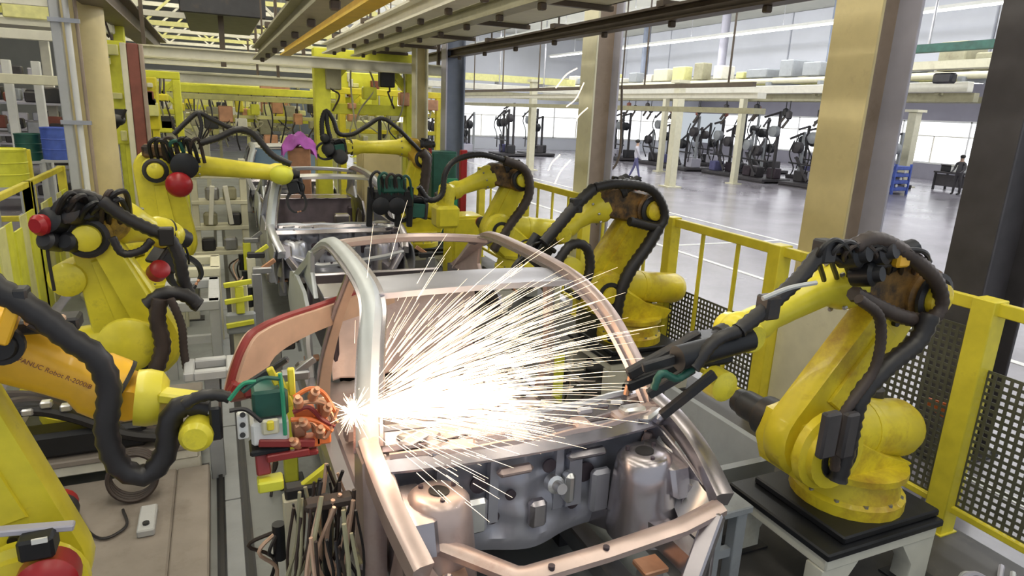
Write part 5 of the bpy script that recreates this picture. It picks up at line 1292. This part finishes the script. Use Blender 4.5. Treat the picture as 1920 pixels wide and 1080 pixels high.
for (x, y0, y1, z, l) in ((13.0, 14, 40, 3.75, 'dark cable line over the open floor left of the machine bay'), ):
    t = thing('hall_beam', l, 'beam', (x, y0, z))
    MB().bb(x - .06, x + .06, y0, y1, z - .06, z + .06).build('beam', 'rail_brown', t)
    MB().bb(x + .15, x + .45, y0, y1, z - .35, z - .2).build('lower_beam', 'off_white', t)
    MB().bb(x + .1, x + .5, y0, y1, z - .75, z - .6).build('duct', 'tray_olive', t)
    for k in range(6): MB().cyl((x, y0 + 1 + 4 * k, z), (x, y0 + 1 + 4 * k, CEIL), .03, n=6).build('drop_rod', 'rail_brown', t)

def gun_station(label, x, y, seed):
    """portable welder: skid, uprights, hanging guns and drum heads, all dark"""
    r = random.Random(seed); t = thing('welding_station', label, 'machine', (x, y, 0), 'dark machines in the next hall')
    MB().bb(x - .9, x + .9, y - 1.1, y + 1.1, .06, .2, ch=.02).build('skid', 'charcoal', t)
    for s in (-1, 1): MB().bb(x + s * .8 - .06, x + s * .8 + .06, y - 1.1, y + 1.1, 0, .06).build('skid_foot', 'charcoal', t)
    for k in range(3):
        yy = y - .8 + .8 * k; h = r.uniform(1.9, 3.4)
        MB().bb(x - .06, x + .06, yy - .06, yy + .06, .2, h, ch=.01).build('upright', r.choice(['charcoal', 'dark_steel', 'grey_paint']), t)
        MB().lathe((x - .1, yy + r.uniform(-.1, .1), h * .75 - .1), (-1, 0, 0), [(0, .1), (.1, .26), (.35, .26), (.42, .12)], 14).build('reel', r.choice(['charcoal', 'black_plate', 'grey_paint']), t)
        MB().bar((x, yy, h - .05), (x - .6, yy + r.uniform(-.4, .4), h - r.uniform(.2, .8)), .08, .1, ch=.01).build('boom', 'charcoal', t)
        MB().tube([(x - .55, yy, h - .4), (x - .6, yy + .15, h - 1.0), (x - .5, yy - .1, h - 1.6), (x - .4, yy + .1, .5)], .03, n=6, sub=5).build('cable', 'black_rubber', t)
    for k in range(3):
        MB().box((x + r.uniform(-.4, .4), y - .7 + .7 * k, .2 + .25), (r.uniform(.4, .7), r.uniform(.35, .6), .5), ch=.04).build('motor_box', r.choice(['charcoal', 'dark_steel', 'cloth_blue', 'lavender_grey', 'body_dark']), t)
    MB().bar((x - .5, y - 1.0, 1.0), (x - .5, y + 1.0, 1.05), .07, .07).build('hand_rail', 'dark_steel', t)
    MB().bar((x - .5, y - .2, .3), (x - .2, y + .9, 1.3), .1, .12, ch=.01).build('arm', 'charcoal', t)
    return t
for k, (y, l) in enumerate(((19.9, 'dark welding station just left of the broad cream column'), (22.3, 'dark welding station right of the middle hall post'), (25.0, 'dark welding station left of the middle hall post'),
                            (27.8, 'dark welding station second left of the middle hall post'), (30.8, 'dark welding station third left of the middle hall post'), (34.0, 'dark welding station nearest the middle column'),
                            (37.5, 'dark welding station seen left of the middle column'), (41.5, 'farthest dark welding station of the machine bay'))):
    gun_station(l, 24.3 + (.5 if k % 2 else 0), y, 20 + k)
for k, (x, y, l) in enumerate(((12.3, 39.5, 'dark welding station left of the blue-grey column gap, before the end windows'), (14.8, 40.5, 'dark welding station before the end windows, second in its row'), (17.2, 39.8, 'dark welding station before the end windows, third in its row'), (19.6, 40.6, 'dark welding station before the end windows, nearest the machine bay'),
                               (29.5, 22.5, 'dark welding station in the back row behind the broad cream column'), (28.5, 25.5, 'dark welding station in the back row, left of the middle hall post'), (28.8, 29.5, 'dark welding station in the back row, near the forward hall post'), (28.5, 34, 'dark welding station in the back row, nearest the middle column'))):
    gun_station(l, x, y, 60 + k)
t = thing('hall_beam', 'white beam crossing before the end windows of the next hall', 'beam', (9, 38.6, 4))
MB().bb(9, 21.5, 38.5, 38.8, 3.98, 4.3, ch=.02).build('beam', 'off_white', t)
MB().bb(9, 21.5, 38.6, 39.0, 3.55, 3.9).build('shadow_rail', 'tray_olive', t)
MB().bb(9, 21.5, 39.2, 39.5, 4.5, 4.9).build('duct', 'pale_yellow', t)
for x in (10, 13, 16, 19): MB().cyl((x, 38.7, 4.3), (x, 38.7, CEIL), .04, n=6).build('drop_rod', 'steel', t); MB().bb(x - .02, x + .02, 38.6, 39.4, 4.3, 4.5).build('bracket', 'steel', t)
def hung_gun(label, x, y, z, seed):
    r = random.Random(seed); t = thing('hanging_gun', label, 'welding gun', (x, y, z), 'hanging guns of the machine bay')
    MB().cyl((x, y, z), (x, y, 3.75), .02, n=6).build('cable', 'black_rubber', t)
    MB().lathe((x, y, z), (0, 0, 1), [(0, .05), (.06, .13), (.3, .13), (.36, .04)], 12).build('balancer', r.choice(['charcoal', 'red_brown', 'dark_steel']), t)
    MB().bar((x, y, z), (x - .1, y + .2, z - .35), .08, .1, ch=.01).build('gun', 'dark_steel', t)
for k in range(22):
    r = random.Random(90 + k)
    hung_gun('small dark welding gun hanging under the long white beam of the machine bay', HX + (.37, 1.3)[k % 2], 17.5 + 1.0 * k + r.uniform(-.3, .3), 2.9 + r.uniform(0, .35), k)

# blue bin, table and partition by the right-hand window
p = at(1668, 362, z=0)
t = thing('parts_bin', 'blue slatted bin on the hall floor right of the broad cream column', 'bin', (p.x, p.y, 0))
for z in (.15, .45, .75, 1.05): MB().bb(p.x - .5, p.x + .5, p.y - .45, p.y + .45, z, z + .16, ch=.02).build('tier', 'blue', t)
for sx in (-1, 1):
    for sy in (-1, 1): MB().bb(p.x + sx * .48 - .04, p.x + sx * .48 + .04, p.y + sy * .43 - .04, p.y + sy * .43 + .04, 0, 1.3).build('corner_post', 'blue', t)
for k in range(4): MB().box((p.x - .3 + .2 * k, p.y - .47, .38 + .3 * (k % 3)), (.14, .05, .12), ch=.02).build('part', 'white', t)
p = at(1745, 358, z=0) + V((1.6, -.6, 0))
t = thing('work_table', 'dark work table with boxes by the bright window at right', 'table', (p.x, p.y, 0))
MB().bb(p.x - .5, p.x + .5, p.y - 1.6, p.y + 1.4, .8, .88, ch=.01).build('table_top', 'charcoal', t)
for sx in (-.45, .45):
    for yy in (-1.5, 0, 1.3): MB().bb(p.x + sx - .04, p.x + sx + .04, p.y + yy - .04, p.y + yy + .04, 0, .8).build('leg', 'dark_steel', t)
MB().bb(p.x - .45, p.x - .4, p.y - 1.5, p.y + 1.3, .2, .75).build('side_panel', 'charcoal', t)
for k, yy in enumerate((-1.2, -.4, .5, 1.0)):
    o = thing('crate', ('dark crate at the near end of the window table', 'grey crate in the middle of the window table', 'small white box on the window table', 'dark crate at the far end of the window table')[k], 'crate', (p.x, p.y + yy, .88))
    MB().box((p.x, p.y + yy, .88 + .14), (.5, .5, .28), ch=.02).build('box', ('charcoal', 'grey_paint', 'white', 'dark_steel')[k], o)
    MB().box((p.x, p.y + yy, .88 + .3), (.54, .54, .05), ch=.01).build('lid', ('dark_steel', 'charcoal', 'off_white', 'charcoal')[k], o)

# ---- people
def person(label, loc, yaw, stride, top, trousers, arms):
    t = thing('person', label, 'person', loc)
    me = bpy.data.meshes.new('body'); J = [(0, 0, .95), (0, 0, 1.2), (0, 0, 1.42), (0, 0, 1.52), (0, .02, 1.66)]; R = [.13, .13, .12, .06, .095]
    E = [(0, 1), (1, 2), (2, 3), (3, 4)]
    for s in (-1, 1):
        k = len(J); f = stride * s
        J += [(s * .09, 0, .90), (s * .1, f * .5, .50), (s * .1, f - .08 * (f < 0), .09), (s * .1, f + .13, .05)]; R += [.085, .062, .045, .04]
        E += [(0, k), (k, k + 1), (k + 1, k + 2), (k + 2, k + 3)]
        k = len(J); a, b, c = arms[0 if s < 0 else 1]
        J += [(s * .19, 0, 1.40), (s * .23, a[0], a[1]), (s * .2, b[0], b[1]), (s * .19, c[0], c[1])]; R += [.06, .045, .035, .038]
        E += [(2, k), (k, k + 1), (k + 1, k + 2), (k + 2, k + 3)]
    me.from_pydata(J, E, []); o = bpy.data.objects.new('body', me); C.objects.link(o)
    md = o.modifiers.new('s', 'SKIN')
    for i, v in enumerate(me.skin_vertices[0].data): v.radius = (R[i], R[i]); v.use_root = i == 0
    o.modifiers.new('d', 'SUBSURF').levels = 2; o.modifiers['d'].render_levels = 2
    dg = bpy.context.evaluated_depsgraph_get(); ev = bpy.data.meshes.new_from_object(o.evaluated_get(dg))
    bpy.data.objects.remove(o)
    for m in (top, trousers, 'skin', 'hair'): ev.materials.append(MAT[m])
    for p_ in ev.polygons:
        z = p_.center.z; x = abs(p_.center.x)
        p_.material_index = 2 if z > 1.49 else (1 if z < .97 and x < .17 else 0)
        if z < .11: p_.material_index = 3
        p_.use_smooth = True
    b = bpy.data.objects.new('body', ev); C.objects.link(b); b.parent = t; t.rotation_euler = (0, 0, yaw)
    h = MB().sphere((0, 0, 0), (.105, .115, .09)); M = root_matrix(t)
    h.v = [M @ (v + V((0, -.01, 1.71))) for v in h.v]; h.build('hair', 'hair', t)
    f = MB()
    for s in (-1, 1): f.sphere((s * .035, .115, 1.665), .012, 8, 6)
    f.sphere((0, .125, 1.63), (.012, .02, .022), 8, 6); f.sphere((0, .11, 1.595), (.025, .012, .006), 8, 6)
    f.v = [M @ v for v in f.v]; f.build('face_features', 'hair', t)
    return t
p = at(1190, 335, z=0)
person('person in pale shirt and dark blue trousers walking across the next hall', p, -2.2, .2, 'cloth_pale', 'cloth_blue', (((-.1, 1.15), (-.02, .95), (.03, .86)), ((.1, 1.15), (.16, .98), (.2, .9))))
p = at(1790, 366, z=0)
person('person in dark clothes at the window table on the right', p, 1.6, .05, 'charcoal', 'charcoal', (((.05, 1.14), (.24, 1.02), (.32, 1.0)), ((.05, 1.14), (.24, 1.02), (.32, 1.0))))
# red and white air hose hanging by the middle column
t = thing('hanging_hose', 'thin dark hose hanging in a loop beside the middle column', 'hose', (6.5, 9.6, 2))
MB().tube(px([(1114, 286), (1122, 300), (1136, 317), (1150, 315), (1160, 295), (1164, 265), (1166, 160)], 9.6), .02, n=6).build('hose', 'rail_brown', t)
p = at(1166, 160, Y=9.6); MB().cyl(p, (p.x, 9.6, CEIL), .012, n=6).build('suspension', 'rail_brown', t)

# ================================================================== SPARKS
Wp = at(662, 772, Y=2.90)
r = random.Random(5)
sp = MB()
def streak(a, b, w0, w1, bend):
    a, b = V(a), V(b); d = b - a; L = d.length
    q = a.lerp(b, .5) + V((0, 0, bend * L * L))
    pts = [a, q, b]; rad = [w0, (w0 + w1) / 2, w1]; vs = []; fs = []
    u = d.cross(V((.3, .2, 1))).normalized(); w = d.cross(u).normalized()
    for p_, rr in zip(pts, rad):
        for k in range(3):
            th = 2 * PI * k / 3; vs.append(p_ + (u * math.cos(th) + w * math.sin(th)) * rr)
    for i in range(2):
        for k in range(3): fs.append((i * 3 + k, i * 3 + (k + 1) % 3, i * 3 + 3 + (k + 1) % 3, i * 3 + 3 + k))
    sp.add(vs, fs)
N = 900
for k in range(N):
    # fan towards +X, mostly level along the windscreen opening and rising towards the back
    az = r.gauss(.02, .24); el = r.gauss(-.01, .075)
    d = V((math.cos(az) * math.cos(el), math.sin(az) * math.cos(el), math.sin(el)))
    s0 = r.uniform(.02, .85) ** 1.15; L = r.uniform(.06, .25)
    a = Wp + d * s0; b = a + d * L
    a.z -= .10 * s0 * s0; b.z -= .10 * (s0 + L) ** 2
    streak(a, b, .0013 + .0012 * r.random(), .0006, .05)
for k in range(420):   # long thin flyers
    az = r.gauss(.42, .34); el = r.gauss(.20, .15)
    d = V((math.cos(az) * math.cos(el), math.sin(az) * math.cos(el), math.sin(el)))
    s0 = r.uniform(.2, 1.1); L = r.uniform(.2, .8)
    a = Wp + d * s0; b = a + d * L; a.z -= .06 * s0 * s0; b.z -= .06 * (s0 + L) ** 2
    streak(a, b, .0014, .0006, .03)
for k in range(330):   # the middle of the fan
    az = r.gauss(.25, .3); el = r.gauss(.08, .12)
    d = V((math.cos(az) * math.cos(el), math.sin(az) * math.cos(el), math.sin(el)))
    s0 = r.uniform(.1, 1.0); L = r.uniform(.1, .4)
    a = Wp + d * s0; b = a + d * L; a.z -= .08 * s0 * s0; b.z -= .08 * (s0 + L) ** 2
    streak(a, b, .0013, .0006, .03)
for k in range(240):   # star burst right at the weld
    d = V((r.gauss(0, 1), r.gauss(-.3, .8), r.gauss(0, 1))).normalized(); s0 = abs(r.gauss(0, .02))
    a = Wp + d * s0; b = a + d * abs(r.gauss(.03, .045)); streak(a, b, .0022, .0008, .0)
for k in range(60):    # falling ones over the engine bay
    az = r.uniform(-1.0, .1); d = V((math.cos(az), math.sin(az), -r.uniform(.1, .6))).normalized(); s0 = r.uniform(.1, .7)
    a = Wp + d * s0; b = a + d * r.uniform(.05, .2); streak(a, b, .0018, .0007, .05)
so = sp.build('sparks', 'spark'); tag(so, 'fan of white-hot welding sparks flying across the windscreen opening', 'sparks', kind='stuff')
hi = MB()
for (pts) in ([(1082, 128), (1062, 140), (1042, 165)], [(1095, 155), (1080, 185), (1062, 200)], [(1102, 202), (1085, 218), (1072, 240)], [(1070, 300), (1052, 320), (1040, 345)], [(1050, 290), (1035, 305), (1028, 320)]):
    hi.tube(px(pts, 6.2), .006, n=4, sub=6)
ho = hi.build('sparks', 'spark'); tag(ho, 'few curled spark trails high in front of the middle column', 'sparks', kind='stuff')
t = thing('weld_arc', 'white-hot weld spot on the windscreen pillar foot of the nearest car', 'weld', Wp)
MB().sphere(Wp, (.026, .02, .026), 12, 8).build('core', 'spark_core', t)
l = bpy.data.lights.new('arc_light', 'POINT'); l.energy = 4; l.color = (1, .66, .45); l.shadow_soft_size = .08
lo = bpy.data.objects.new('arc_light', l); C.objects.link(lo); lo.parent = t; lo.location = (.12, -.10, .06)
l = bpy.data.lights.new('spray_light', 'POINT'); l.energy = 8; l.color = (1, .68, .46); l.shadow_soft_size = .25
lo = bpy.data.objects.new('spray_light', l); C.objects.link(lo); lo.parent = t; lo.location = (.55, .15, .12)
